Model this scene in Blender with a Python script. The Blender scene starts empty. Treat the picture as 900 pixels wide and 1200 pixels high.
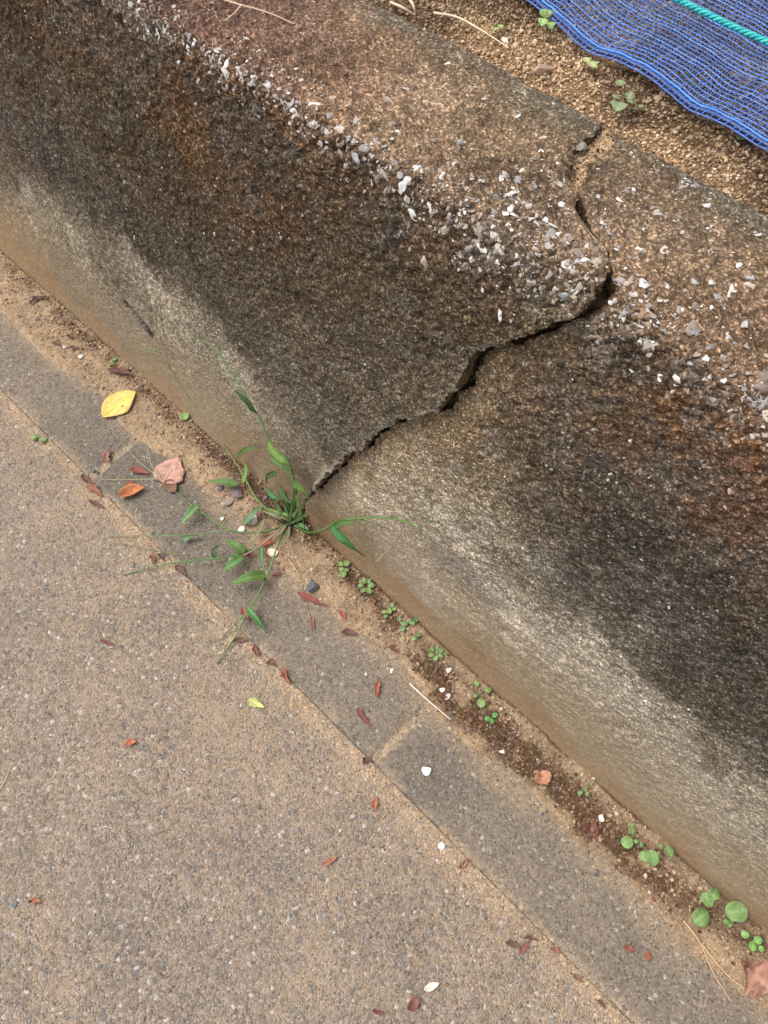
import bpy, math, random
import numpy as np
from mathutils import Vector

SC = bpy.context.scene
COL = SC.collection
# ------------------------------------------------------------------ camera
H = 1.3
PITCH = math.atan2(1630, 900)
_f = 900.0
_fl = _f*math.cos(PITCH)+1630*math.sin(PITCH)
_n = math.hypot(1930, _fl)
_a, _b = 1930/_n, _fl/_n
R = np.array([_a, _b, 0.0]); F = np.array([-_b, _a, 0.0]); ZZ = np.array([0, 0, 1.0])
FW = math.cos(PITCH)*F-math.sin(PITCH)*ZZ
UP = math.sin(PITCH)*F+math.cos(PITCH)*ZZ
CAM = np.array([0.5789, -0.3999, H])
cd = bpy.data.cameras.new('camera'); cam = bpy.data.objects.new('camera', cd); COL.objects.link(cam)
cd.sensor_fit = 'VERTICAL'; cd.sensor_height = 36; cd.lens = 36*_f/1200
cd.clip_start = 0.02; cd.clip_end = 500
from mathutils import Matrix
mw = Matrix(((R[0], UP[0], -FW[0], CAM[0]), (R[1], UP[1], -FW[1], CAM[1]), (R[2], UP[2], -FW[2], CAM[2]), (0, 0, 0, 1)))
cam.matrix_world = mw
SC.camera = cam
# ------------------------------------------------------------------ light
SUN_EL, SUN_AZ = 62, 215      # azimuth in degrees measured from +x, counter clockwise
w = bpy.data.worlds.new('World'); SC.world = w; w.use_nodes = True
nt = w.node_tree; bg = nt.nodes['Background']
sky = nt.nodes.new('ShaderNodeTexSky'); sky.sky_type = 'NISHITA'; sky.sun_disc = False
sky.sun_elevation = math.radians(SUN_EL); sky.sun_rotation = math.radians(90-SUN_AZ)
sky.air_density = 1.0; sky.dust_density = 4.0; sky.ozone_density = 0.6
hs = nt.nodes.new('ShaderNodeHueSaturation'); hs.inputs['Saturation'].default_value = 0.22
nt.links.new(sky.outputs[0], hs.inputs['Color']); nt.links.new(hs.outputs[0], bg.inputs['Color'])
bg.inputs['Strength'].default_value = 0.15
sl = bpy.data.lights.new('sun', 'SUN'); sl.energy = 1.3; sl.angle = math.radians(38); sl.color = (1, .92, .85)
so = bpy.data.objects.new('sun', sl); COL.objects.link(so)
sd = Vector((math.cos(math.radians(SUN_EL))*math.cos(math.radians(SUN_AZ)), math.cos(math.radians(SUN_EL))*math.sin(math.radians(SUN_AZ)), math.sin(math.radians(SUN_EL))))
so.rotation_euler = sd.to_track_quat('Z', 'Y').to_euler()
SC.view_settings.view_transform = 'Standard'; SC.view_settings.look = 'None'
SC.view_settings.exposure = 0.85; SC.view_settings.gamma = 1

# ------------------------------------------------------------------ helpers
rng = np.random.default_rng(7)
random.seed(7)

def ray(x, y): return (x-450)*R+(600-y)*UP+_f*FW
def G(x, y, z=0.0):                     # where the sight line of a photo point meets a level plane
    d = ray(x, y); return CAM+d*((z-CAM[2])/d[2])

_perm = np.random.default_rng(3).permutation(4096)
_val = np.random.default_rng(4).random(4096)
def vn(x, y, z=0.0, seed=0):
    x = np.asarray(x, float); y = np.asarray(y, float)+0*x; z = np.asarray(z, float)+0*x+seed*17.31
    xi, yi, zi = np.floor(x).astype(np.int64), np.floor(y).astype(np.int64), np.floor(z).astype(np.int64)
    fx, fy, fz = x-xi, y-yi, z-zi
    fx = fx*fx*(3-2*fx); fy = fy*fy*(3-2*fy); fz = fz*fz*(3-2*fz)
    out = 0
    for a in (0, 1):
        pa = _perm[(xi+a) & 4095]; wa = fx if a else 1-fx
        for b in (0, 1):
            pb = _perm[(pa+yi+b) & 4095]; wb = wa*(fy if b else 1-fy)
            for c in (0, 1):
                out = out+wb*(fz if c else 1-fz)*_val[_perm[(pb+zi+c) & 4095]]
    return out
def fbm(x, y, z=0.0, s=1.0, o=4, seed=0, g=.5):
    t = 0; a = 1; n = 0
    for i in range(o):
        t = t+a*vn(x*s, y*s, np.asarray(z)*s, seed+i*3); n += a; a *= g; s *= 2.03
    return t/n                          # 0..1
def sm(a, b, x):
    t = np.clip((x-a)/(b-a), 0, 1); return t*t*(3-2*t)
def mix(a, b, t):
    t = np.asarray(t)[..., None]; return np.asarray(a)*(1-t)+np.asarray(b)*t
def ramp(x, xs, cs):
    cs = np.asarray(cs, float)
    return np.stack([np.interp(x, xs, cs[:, k]) for k in range(3)], -1)

def mk(name, V, Fq, mat=None, parent=None, col=None, smooth=True, extra=None, mats=None, fm=None):
    """V (n,3); Fq: list of arrays of faces, each (m,3) or (m,4)"""
    me = bpy.data.meshes.new(name)
    V = np.asarray(V, np.float32)
    if not isinstance(Fq, list): Fq = [Fq]
    Fq = [np.asarray(f, np.int32) for f in Fq if len(f)]
    me.vertices.add(len(V)); me.vertices.foreach_set('co', V.ravel())
    li = np.concatenate([f.ravel() for f in Fq])
    tot = np.concatenate([np.full(len(f), f.shape[1], np.int32) for f in Fq])
    me.loops.add(len(li)); me.loops.foreach_set('vertex_index', li)
    me.polygons.add(len(tot)); st = np.concatenate([[0], np.cumsum(tot)[:-1]]).astype(np.int32)
    me.polygons.foreach_set('loop_start', st)
    if isinstance(smooth, (bool, int)): me.polygons.foreach_set('use_smooth', np.full(len(tot), bool(smooth)))
    else: me.polygons.foreach_set('use_smooth', smooth)
    me.update(calc_edges=True)
    if col is not None:
        c = np.ones((len(V), 4), np.float32); c[:, :3] = col
        at = me.color_attributes.new('col', 'FLOAT_COLOR', 'POINT'); at.data.foreach_set('color', c.ravel())
    if extra is not None:
        at = me.attributes.new('rough', 'FLOAT', 'POINT'); at.data.foreach_set('value', np.asarray(extra, np.float32))
    for m in (mats or ([mat] if mat else [])): me.materials.append(m)
    if fm is not None: me.polygons.foreach_set('material_index', np.asarray(fm, np.int32))
    me.validate()
    o = bpy.data.objects.new(name, me); COL.objects.link(o)
    if parent: o.parent = parent
    return o
def tag(o, label=None, cat=None, group=None, kind=None):
    if label: o['label'] = label
    if cat: o['category'] = cat
    if group: o['group'] = group
    if kind: o['kind'] = kind
    return o
def empty(name, loc):
    o = bpy.data.objects.new(name, None); COL.objects.link(o); o.location = loc; o.empty_display_size = .02
    return o
def child(o, root):                     # parent keeping world coordinates (root only translated)
    o.parent = root; o.matrix_parent_inverse = Matrix.Translation(-Vector(root.location)); return o
def center(o):                          # put the origin of a one-mesh thing at its base
    me = o.data; n = len(me.vertices); a = np.empty(n*3, np.float32); me.vertices.foreach_get('co', a); a = a.reshape(-1, 3)
    c = np.array([a[:, 0].mean(), a[:, 1].mean(), a[:, 2].min()], np.float32); a = a-c
    me.vertices.foreach_set('co', a.ravel()); me.update(); o.location = Vector([float(v) for v in c]); return o
def gridf(nu, nv, off=0):
    i = np.arange(nu-1)[:, None]*nv+np.arange(nv-1)[None, :]+off
    i = i.ravel(); return np.stack([i, i+nv, i+nv+1, i+1], 1)
def axis(segs):                         # [(a, b, step), ...]
    out = [np.linspace(a, b, max(2, int(round(abs(b-a)/s))+1)) for a, b, s in segs]
    r = out[0]
    for k in out[1:]: r = np.concatenate([r, k[1:]])
    return r

# --- materials
class NT:
    def __init__(s, name, rough=.85, spec=.25):
        s.m = bpy.data.materials.new(name); s.m.use_nodes = True; s.t = s.m.node_tree
        s.b = s.t.nodes['Principled BSDF']; s.b.inputs['Roughness'].default_value = rough
        s.b.inputs['Specular IOR Level'].default_value = spec
    def n(s, typ, **kw):
        nd = s.t.nodes.new(typ)
        for k, v in kw.items():
            if k in nd.inputs: s.set(nd.inputs[k], v)
            else: setattr(nd, k, v)
        return nd
    def set(s, inp, v):
        if isinstance(v, bpy.types.NodeSocket): s.t.links.new(v, inp)
        else: inp.default_value = v
    def math(s, op, a, b=0.0, c=None, clamp=False):
        nd = s.t.nodes.new('ShaderNodeMath'); nd.operation = op; nd.use_clamp = clamp
        s.set(nd.inputs[0], a); s.set(nd.inputs[1], b)
        if c is not None: s.set(nd.inputs[2], c)
        return nd.outputs[0]
    def mixc(s, f, a, b, blend='MIX'):
        nd = s.t.nodes.new('ShaderNodeMix'); nd.data_type = 'RGBA'; nd.blend_type = blend
        s.set(nd.inputs[0], f); s.set(nd.inputs[6], a); s.set(nd.inputs[7], b); return nd.outputs[2]
    def rng(s, v, a, b, c, d):
        nd = s.t.nodes.new('ShaderNodeMapRange'); s.set(nd.inputs[0], v)
        for i, q in enumerate((a, b, c, d)): s.set(nd.inputs[i+1], q)
        return nd.outputs[0]
    def noise(s, vec, scale, detail=2, rough=.5):
        nd = s.n('ShaderNodeTexNoise'); s.set(nd.inputs['Vector'], vec)
        nd.inputs['Scale'].default_value = scale; nd.inputs['Detail'].default_value = detail; nd.inputs['Roughness'].default_value = rough
        return nd.outputs['Fac']
    def vor(s, vec, scale, feature='F1', rnd=1.0):
        nd = s.n('ShaderNodeTexVoronoi'); nd.feature = feature; s.set(nd.inputs['Vector'], vec)
        nd.inputs['Scale'].default_value = scale; nd.inputs['Randomness'].default_value = rnd; return nd
    def val(s, colr):
        nd = s.n('ShaderNodeSeparateColor'); s.set(nd.inputs[0], colr); return nd.outputs
    def obj(s): return s.n('ShaderNodeTexCoord').outputs['Object']
    def col(s, name='col'):
        nd = s.n('ShaderNodeAttribute'); nd.attribute_name = name; return nd.outputs['Color']
    def fac(s, name):
        nd = s.n('ShaderNodeAttribute'); nd.attribute_name = name; return nd.outputs['Fac']
    def bump(s, h, strength=.5, dist=.001):
        nd = s.n('ShaderNodeBump'); s.set(nd.inputs['Height'], h); nd.inputs['Strength'].default_value = strength
        nd.inputs['Distance'].default_value = dist; s.t.links.new(nd.outputs[0], s.b.inputs['Normal'])
    def done(s, c): s.set(s.b.inputs['Base Color'], c); return s.m
def gray(v): return (v, v, v, 1)
def scal(k, c, v):                      # colour times scalar socket
    comb = k.n('ShaderNodeCombineColor'); [k.set(comb.inputs[i], v) for i in range(3)]
    return k.mixc(1.0, c, comb.outputs[0], 'MULTIPLY')

def concrete_mat():
    k = NT('weathered_concrete', 1.0, .04); p = k.obj(); c = k.col(); r = k.fac('rough')
    n1 = k.noise(p, 420, 3, .7); n2 = k.noise(p, 95, 3, .6)
    sp = k.rng(n1, .34, .66, .40, 1.7); sp2 = k.rng(n2, .35, .65, .72, 1.28)
    va = k.vor(p, 380); ra = k.val(va.outputs['Color']); vb = k.vor(p, 620); rb_ = k.val(vb.outputs['Color'])
    g1 = k.math('ADD', k.math('MULTIPLY', k.math('POWER', ra[0], 3.0), 1.7), .55)
    g2 = k.math('ADD', k.math('MULTIPLY', k.math('POWER', rb_[1], 2.0), 1.0), .62)
    mul = k.math('MULTIPLY', k.math('MULTIPLY', sp, sp2), k.math('MULTIPLY', g1, g2))
    amt = k.math('MULTIPLY', k.math('SUBTRACT', mul, .92), r); mul = k.math('MAXIMUM', k.math('ADD', amt, 1.0), .12)
    c = scal(k, c, mul)
    v = k.vor(p, 230); rr = k.val(v.outputs['Color'])           # small sand and grit showing in the paste
    sel = k.math('MULTIPLY', k.math('GREATER_THAN', rr[0], .80), k.math('LESS_THAN', v.outputs['Distance'], k.rng(rr[1], 0, 1, .12, .40)))
    sel = k.math('MULTIPLY', sel, k.rng(r, .2, 1.0, 0, 1))
    lum = k.math('ADD', k.math('MULTIPLY', k.math('POWER', rr[2], 2.0), .26), .07)
    cg = k.n('ShaderNodeCombineColor'); k.set(cg.inputs[0], lum); k.set(cg.inputs[1], k.math('MULTIPLY', lum, .92)); k.set(cg.inputs[2], k.math('MULTIPLY', lum, .80))
    c = k.mixc(k.math('MULTIPLY', sel, .7), c, cg.outputs[0])
    v2 = k.vor(p, 330); r2 = k.val(v2.outputs['Color'])         # pits
    pit = k.math('MULTIPLY', k.math('GREATER_THAN', r2[0], .88), k.math('LESS_THAN', v2.outputs['Distance'], .33))
    pit = k.math('MULTIPLY', pit, r)
    hgt = k.math('SUBTRACT', k.math('ADD', k.math('MULTIPLY', n1, .9), k.math('MULTIPLY', n2, 1.3)), k.math('MULTIPLY', pit, .9))
    k.bump(k.math('MULTIPLY', hgt, k.rng(r, .15, .8, .08, 1)), .6, .0018)
    return k.done(c)
def ground_mat(name, sc1, contrast, bumpd, tan, lf=1.0):
    k = NT(name, .95, .12); p = k.obj(); c = k.col(); r = k.fac('rough')
    wv = k.n('ShaderNodeVectorMath', operation='MULTIPLY'); k.set(wv.inputs[0], p); wv.inputs[1].default_value = (1, 1, .3)
    v = k.vor(wv.outputs[0], sc1); rc = k.val(v.outputs['Color'])
    ed = k.vor(wv.outputs[0], sc1, 'DISTANCE_TO_EDGE')
    n1 = k.noise(p, 520, 3, .7); n2 = k.noise(p, 60, 4, .6); n3 = k.noise(p, 7, 3, .6)
    lum = k.rng(rc[0], 0, 1, 1-contrast, 1+contrast*.7)
    cs = scal(k, c, lum)
    cs = k.mixc(k.math('MULTIPLY', k.math('GREATER_THAN', rc[1], .80), .65*min(1, contrast*2)), cs, (.13, .135, .145, 1))
    cs = k.mixc(k.math('MULTIPLY', k.math('GREATER_THAN', rc[2], .985), .6*lf), cs, (.50, .47, .42, 1))
    dust = k.math('ADD', k.rng(ed.outputs['Distance'], .02, .16, 1, 0), k.rng(k.math('ADD', n2, k.math('MULTIPLY', n3, .6)), .62, 1.05, -.8, .9))
    dust = k.math('MINIMUM', k.math('MULTIPLY', k.math('MAXIMUM', k.math('MINIMUM', dust, 1.0), 0.0), r), 1.0)
    c = k.mixc(dust, cs, tan)
    v3 = k.vor(p, 420); r3 = k.val(v3.outputs['Color'])
    c = k.mixc(k.math('MULTIPLY', k.math('GREATER_THAN', r3[0], .94), .5*lf), c, (.42, .38, .33, 1))
    c = k.mixc(k.math('MULTIPLY', k.math('LESS_THAN', r3[0], .07), .6), c, (.05, .042, .036, 1))
    c = scal(k, c, k.rng(n1, .3, .7, .66, 1.34)); c = scal(k, c, k.rng(n3, .3, .7, .93, 1.07))
    h = k.math('ADD', k.rng(ed.outputs['Distance'], 0, .2, 0, 1), k.math('MULTIPLY', n1, .7))
    k.bump(h, .7, bumpd)
    return k.done(c)
def soil_mat():
    k = NT('sandy_soil', .97, .08); p = k.obj(); c = k.col()
    n1 = k.noise(p, 480, 3, .7); n2 = k.noise(p, 110, 3, .65)
    c = scal(k, c, k.math('MULTIPLY', k.rng(n1, .3, .7, .5, 1.45), k.rng(n2, .3, .7, .75, 1.25)))
    v = k.vor(p, 330); rr = k.val(v.outputs['Color'])
    c = k.mixc(k.math('MULTIPLY', k.math('GREATER_THAN', rr[0], .9), .5), c, (.42, .33, .23, 1))
    k.bump(k.math('ADD', n1, k.math('MULTIPLY', n2, 1.5)), .9, .003)
    return k.done(c)
def simple_mat(name, rough=.7, spec=.3, noise=(260, .78, 1.25), bump=.0006, sub=0):
    k = NT(name, rough, spec); p = k.obj(); c = k.col(); n = k.noise(p, noise[0], 3, .6)
    c = scal(k, c, k.rng(n, .3, .7, noise[1], noise[2])); k.bump(n, .5, bump)
    return k.done(c)
M_CON = concrete_mat()
M_ASP = ground_mat('dusty_asphalt', 185, .36, .0020, (.30, .222, .150, 1))
M_KERB = ground_mat('kerb_concrete', 210, .26, .0010, (.20, .155, .108, 1), .6)
M_SOIL = soil_mat()
M_STONE = simple_mat('stone', .8, .3, (300, .75, 1.22), .0006)
M_LEAF = simple_mat('dry_leaf', .75, .25, (230, .82, 1.18), .0004)
M_GREEN = simple_mat('green_leaf', .6, .3, (200, .66, .96), .0003)
M_STRAW = simple_mat('straw', .7, .3, (300, .8, 1.2), .0002)
M_NET = simple_mat('blue_plastic_thread', .42, .5, (90, .75, 1.25), .0002)
M_ROPE = simple_mat('teal_rope_fibre', .5, .4, (400, .75, 1.25), .0004)

# --- stone chips: angular pebbles scattered as one mesh
def ico():
    t = (1+5**.5)/2
    v = np.array([(-1, t, 0), (1, t, 0), (-1, -t, 0), (1, -t, 0), (0, -1, t), (0, 1, t), (0, -1, -t), (0, 1, -t), (t, 0, -1), (t, 0, 1), (-t, 0, -1), (-t, 0, 1)], float)
    v /= np.linalg.norm(v[0])
    f = np.array([(0, 11, 5), (0, 5, 1), (0, 1, 7), (0, 7, 10), (0, 10, 11), (1, 5, 9), (5, 11, 4), (11, 10, 2), (10, 7, 6), (7, 1, 8), (3, 9, 4), (3, 4, 2), (3, 2, 6), (3, 6, 8), (3, 8, 9), (4, 9, 5), (2, 4, 11), (6, 2, 10), (8, 6, 7), (9, 8, 1)])
    return v, f
ICO = ico()
def subdiv(v, f):
    v = list(map(tuple, v)); d = {}; out = []
    def mid(a, b):
        k = (min(a, b), max(a, b))
        if k not in d:
            m = np.array(v[a])+np.array(v[b]); m /= np.linalg.norm(m); v.append(tuple(m)); d[k] = len(v)-1
        return d[k]
    for a, b, c in f:
        x, y, z = mid(a, b), mid(b, c), mid(c, a); out += [(a, x, z), (b, y, x), (c, z, y), (x, y, z)]
    return np.array(v), np.array(out)
ICO2 = subdiv(*ICO); ICO3 = subdiv(*ICO2)
def templates(base, n, cuts, seed):
    r = np.random.default_rng(seed); out = []
    for i in range(n):
        v = base[0].copy()
        for c in range(cuts):
            d = r.normal(size=3); d /= np.linalg.norm(d); lim = r.uniform(.32, .8); h = v@d
            v = v-np.maximum(h-lim, 0)[:, None]*d
        v *= (1+r.uniform(-.16, .16, (len(v), 1))); out.append(v)
    return np.array(out)
T_CHIP = templates(ICO2, 40, 8, 1); T_GRAIN = templates(ICO, 16, 2, 2)
def chips(P, N, S, colr, tmpl=T_CHIP, faces=None, seed=0):
    """P centres, N normals, S (n,3) sizes, colr (n,3)"""
    r = np.random.default_rng(seed); n = len(P); faces = ICO2[1] if faces is None else faces
    V = tmpl[r.integers(0, len(tmpl), n)]; nv = V.shape[1]
    V = V*S[:, None, :]
    a = r.uniform(0, 2*np.pi, n); N = N/np.linalg.norm(N, axis=1)[:, None]
    h = np.where(np.abs(N[:, 2:3]) < .9, [[0, 0, 1.]], [[1., 0, 0]]); T = np.cross(h, N); T /= np.linalg.norm(T, axis=1)[:, None]; B = np.cross(N, T)
    ca, sa = np.cos(a)[:, None], np.sin(a)[:, None]; T2 = T*ca+B*sa; B2 = -T*sa+B*ca
    W = P[:, None]+V[..., 0:1]*T2[:, None]+V[..., 1:2]*B2[:, None]+V[..., 2:3]*N[:, None]
    fc = (faces[None]+np.arange(n)[:, None, None]*nv).reshape(-1, 3)
    return W.reshape(-1, 3), fc, np.repeat(colr, nv, 0)
def pal(n, cols, wts, jit=.15, seed=0):
    r = np.random.default_rng(seed); w_ = np.array(wts, float); w_ /= w_.sum()
    return np.array(cols)[r.choice(len(cols), n, p=w_)]*(1+r.uniform(-jit, jit, (n, 1)))

# ================================================================== THE GROUND
Y_SEAM, Y_BACK = -0.235, -0.092
JOINTS = (-1.19, -0.398, 0.394, 1.186)
def asphalt_z(x, y): return (fbm(x, y, 0, 22, 3, 5)-.5)*.004+(fbm(x, y, 0, 190, 2, 9)-.5)*.0030
xs = axis([(-40, -4, 4), (-4, -1.7, .05), (-1.7, 1.2, .0045), (1.2, 4, .05), (4, 40, 4)])
ys = axis([(-40, -3, 4), (-3, -1.05, .05), (-1.05, Y_SEAM, .0045)])
X, Y = np.meshgrid(xs, ys, indexing='ij')
Zg = asphalt_z(X, Y)
big = fbm(X, Y, 0, 2.2, 3, 31)
c = mix((.256, .202, .156), (.228, .183, .146), sm(.35, .65, big))
wob = Y-Y_SEAM+(fbm(X, Y, 0, 18, 4, 12)-.5)*.035
band = np.exp(-(np.minimum(wob+.008, 0)/.020)**2)*sm(.30, .55, fbm(X, Y, 0, 30, 3, 77)+.12)
c = mix(c, (.39, .275, .175), .95*band); Zg = Zg+.0015*band
crk = np.exp(-((Y-Y_SEAM+.0015)/.0022)**2); c = mix(c, (.16, .115, .08), .25*crk*sm(.45, .6, fbm(X, Y, 0, 12, 2, 41)))
dusty = np.clip(.42+.30*sm(.4, .62, fbm(X, Y, 0, 5, 3, 55))+(.25+.6*sm(.4, .6, fbm(X, Y, 0, 13, 3, 56)))*np.exp(-((Y-Y_SEAM)/.13)**2), 0, 1.25)
o = mk('asphalt', np.stack([X, Y, Zg], -1).reshape(-1, 3), gridf(len(xs), len(ys)), M_ASP, col=c.reshape(-1, 3), extra=np.maximum(dusty, band).ravel())
# embedded aggregate of the asphalt, worn flush
r = np.random.default_rng(21); n = 6500
px = r.uniform(-1.5, 1.15, n); py = Y_SEAM-.008-r.random(n)*.8
S = np.stack([r.uniform(.7, 1.2, n), r.uniform(.5, .9, n), np.full(n, .30)], 1)*(r.gamma(3.0, .00062, n)+.0008)[:, None]
P = np.stack([px, py, asphalt_z(px, py)-S[:, 2]*.35], 1)
cc = pal(n, [(.125, .122, .122), (.18, .16, .14), (.24, .19, .145), (.42, .39, .35), (.20, .14, .10)], [5, 3, 2, .18, .7], .2, 5)
V, Fc, C_ = chips(P, np.tile([0, 0, 1.], (n, 1))+r.normal(0, .12, (n, 3)), S, cc, seed=3)
asp = o
def join_chips(obj, V, Fc, C_, mat, rough=.5):
    """append a chip mesh to an existing mesh object (same thing, same part)"""
    tmp = mk('tmp', V, Fc, mat, col=C_, smooth=False, extra=np.full(len(V), rough))
    import bmesh
    bm = bmesh.new(); bm.from_mesh(obj.data); k0 = len(bm.faces); bm.from_mesh(tmp.data)
    bm.faces.ensure_lookup_table()
    obj.data.materials.append(mat); mi = len(obj.data.materials)-1
    bm.to_mesh(obj.data); nf = len(obj.data.polygons)
    ar = np.zeros(nf, np.int32); obj.data.polygons.foreach_get('material_index', ar); ar[k0:] = mi; obj.data.polygons.foreach_set('material_index', ar)
    bm.free(); m = tmp.data; bpy.data.objects.remove(tmp); bpy.data.meshes.remove(m); obj.data.update()
join_chips(o, V, Fc, C_, M_STONE)
tag(o, kind='structure')

# kerb: cast blocks with sand filled joints
xs = axis([(-40, -4, 4), (-4, -1.7, .05), (-1.7, 1.2, .0035), (1.2, 4, .05), (4, 40, 4)])
ys = axis([(Y_SEAM, -.02, .0035)])
X, Y = np.meshgrid(xs, ys, indexing='ij')
def kerb_z(X, Y):
    Z = (fbm(X, Y, 0, 12, 3, 15)-.5)*.002+.0012
    e = np.minimum(sm(0, .006, Y-Y_SEAM), 1); Z = Z-.004*(1-e)
    return Z
Zk = kerb_z(X, Y); jm = np.zeros_like(X)
for j in JOINTS:
    xx = X-j+(Y+.16)*(.10 if j < 0 else -.02)+(fbm(X, Y, 0, 30, 3, 8)-.5)*.006
    jm = np.maximum(jm, 1-sm(.0060, .0100, np.abs(xx)))
Zk = Zk-.0035*jm-.02*sm(.004, .02, Y-(Y_BACK+(fbm(X, 0*X+3.3, 0, 7, 4, 71)-.5)*.055+.010*np.sin(X*2.0)))
c = mix((.178, .146, .113), (.148, .125, .100), sm(.35, .65, fbm(X, Y, 0, 6, 4, 61)))
c = mix(c, (.36, .27, .18), .95*jm)
ed = np.exp(-((Y-Y_SEAM)/(.006+.016*fbm(X, Y, 0, 14, 3, 19)))**2); c = mix(c, (.35, .255, .17), .65*ed*sm(.35, .5, fbm(X, Y, 0, 25, 2, 91)))
sd_ = sm(-.05, .0, Y-Y_BACK+(fbm(X, Y, 0, 9, 4, 23)-.5)*.07); c = mix(c, (.30, .22, .145), .75*sd_)
o = mk('kerb', np.stack([X, Y, Zk], -1).reshape(-1, 3), gridf(len(xs), len(ys)), M_KERB, col=c.reshape(-1, 3), extra=(.30+.5*jm+.3*sd_).clip(0, 1).ravel())
r = np.random.default_rng(25); n = 900
px = r.uniform(-1.5, 1.15, n); py = Y_SEAM-.012-r.random(n)*.8
S = np.stack([r.uniform(.8, 1.3, n), r.uniform(.5, .9, n), np.full(n, .25)], 1)*r.uniform(.0026, .0056, n)[:, None]
cc2 = pal(n, [(.115, .118, .125), (.15, .145, .14), (.20, .18, .15), (.42, .40, .36)], [4.5, 2, 1.5, .15], .2, 7)
V, Fc, C_ = chips(np.stack([px, py, asphalt_z(px, py)-S[:, 2]*.3], 1), np.tile([0, 0, 1.], (n, 1)), S, cc2, seed=13)
join_chips(asp, V, Fc, C_, M_STONE)
r = np.random.default_rng(22); n = 1000
px = r.uniform(-1.4, 1.1, n); py = r.uniform(Y_SEAM+.012, Y_BACK, n)
S = np.stack([r.uniform(.7, 1.2, n), r.uniform(.5, .9, n), np.full(n, .3)], 1)*(r.gamma(3.0, .0010, n)+.001)[:, None]
P = np.stack([px, py, kerb_z(px, py)-S[:, 2]*.60], 1)
cc = pal(n, [(.085, .083, .083), (.11, .10, .09), (.15, .13, .105), (.25, .235, .215), (.12, .085, .07)], [3.5, 3, 1.5, .3, .5], .2, 6)
V, Fc, C_ = chips(P, np.tile([0, 0, 1.], (n, 1)), S, cc, seed=4); join_chips(o, V, Fc, C_, M_STONE)
tag(o, kind='structure')

# dirt strip between the kerb and the wall
xs = axis([(-40, -4, 4), (-4, -1.7, .05), (-1.7, 1.2, .003), (1.2, 4, .05), (4, 40, 4)])
ys = axis([(-.14, .03, .003)])
def dirt_b(x): return Y_BACK+(fbm(x, 0*x+3.3, 0, 7, 4, 71)-.5)*.055+.010*np.sin(x*2.0)+.02*np.exp(-((x-.98)/.16)**2)*0
def wet(X, Y):
    c0 = -.022-.036*sm(.15, .4, X)*sm(1.05, .75, X)-.02*sm(-.5, -.3, X)*sm(.2, 0, X)*0
    w1 = np.exp(-((Y-c0)/(.017+.014*sm(.15, .45, X)*sm(1.1, .8, X)))**2)
    am = np.interp(X, [-1.2, -.75, -.5, -.2, .05, .25, .40, .75, .9, 1.1], [.15, .55, .5, .75, .8, .75, 1.1, 1.05, .5, .7])
    return np.clip(w1*am*sm(.32, .58, fbm(X, Y, 0, 24, 4, 33)+.07)*1.35, 0, 1)
def dirt_z(X, Y):
    d = Y-dirt_b(X)
    Z = .0055*sm(-.012, .012, d)-.006*(1-sm(-.02, .0, d))
    Z = Z+sm(0, .02, d)*((fbm(X, Y, 0, 60, 4, 44)-.5)*.008+(fbm(X, Y, 0, 17, 3, 45)-.5)*.010)
    Z = Z-.0020*wet(X, Y)
    Z = Z-.010*np.exp(-((Y+.002)/.004)**2)*sm(.35, .6, fbm(X, 0*X, 0, 20, 3, 93))
    return Z
X, Y = np.meshgrid(xs, ys, indexing='ij')
Zd = dirt_z(X, Y)
c = mix((.345, .245, .152), (.275, .195, .125), sm(.35, .65, fbm(X, Y, 0, 30, 4, 14)))
c = mix(c, (.085, .048, .026), .88*wet(X, Y))
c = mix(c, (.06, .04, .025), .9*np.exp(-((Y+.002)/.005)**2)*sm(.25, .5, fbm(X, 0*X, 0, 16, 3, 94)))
o = mk('dirt', np.stack([X, Y, Zd], -1).reshape(-1, 3), gridf(len(xs), len(ys)), M_SOIL, col=c.reshape(-1, 3)); tag(o, kind='structure')
r = np.random.default_rng(23); n = 15000
px = r.uniform(-1.4, 1.12, n); py = -.002-np.abs(r.beta(1.3, 1.5, n))*.105
keep = (py > dirt_b(px)-.006+r.exponential(.004, n)*-1)
clump = wet(px, py); keep &= r.random(n) < .35+.65*clump
px, py, clump = px[keep], py[keep], clump[keep]; n = len(px)
sz = r.gamma(2.2, .00055, n)+.0006+clump*r.random(n)*.0012
S = np.stack([r.uniform(.8, 1.2, n), r.uniform(.7, 1., n), r.uniform(.5, .9, n)], 1)*sz[:, None]
cc = pal(n, [(.30, .20, .12), (.22, .14, .085), (.40, .30, .20), (.13, .12, .11), (.5, .46, .4), (.16, .06, .035)], [4, 3, 2, .9, .25, .45], .2, 8)
dk = pal(n, [(.075, .04, .022), (.12, .065, .035), (.20, .12, .065), (.15, .13, .12)], [4, 3, 1.6, .8], .2, 9)
cc = np.where((r.random(n) < clump*.95)[:, None], dk, cc)
V, Fc, C_ = chips(np.stack([px, py, dirt_z(px, py)+sz*.2], 1), np.tile([0, 0, 1.], (n, 1))+r.normal(0, .3, (n, 3)), S, cc, T_GRAIN, ICO[1], 5)
o = mk('soil_crumbs', V, Fc, M_STONE, col=C_, smooth=False); tag(o, 'loose sandy crumbs and dark soil grains along the foot of the wall', 'soil', kind='stuff')

# ================================================================== THE WALL
REC, HT = .105, .780
RAD = .022; Y_TOPB = .315
beta = math.atan2(REC, HT); n_face = np.array([-math.cos(beta), math.sin(beta)])     # (y, z)
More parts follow.
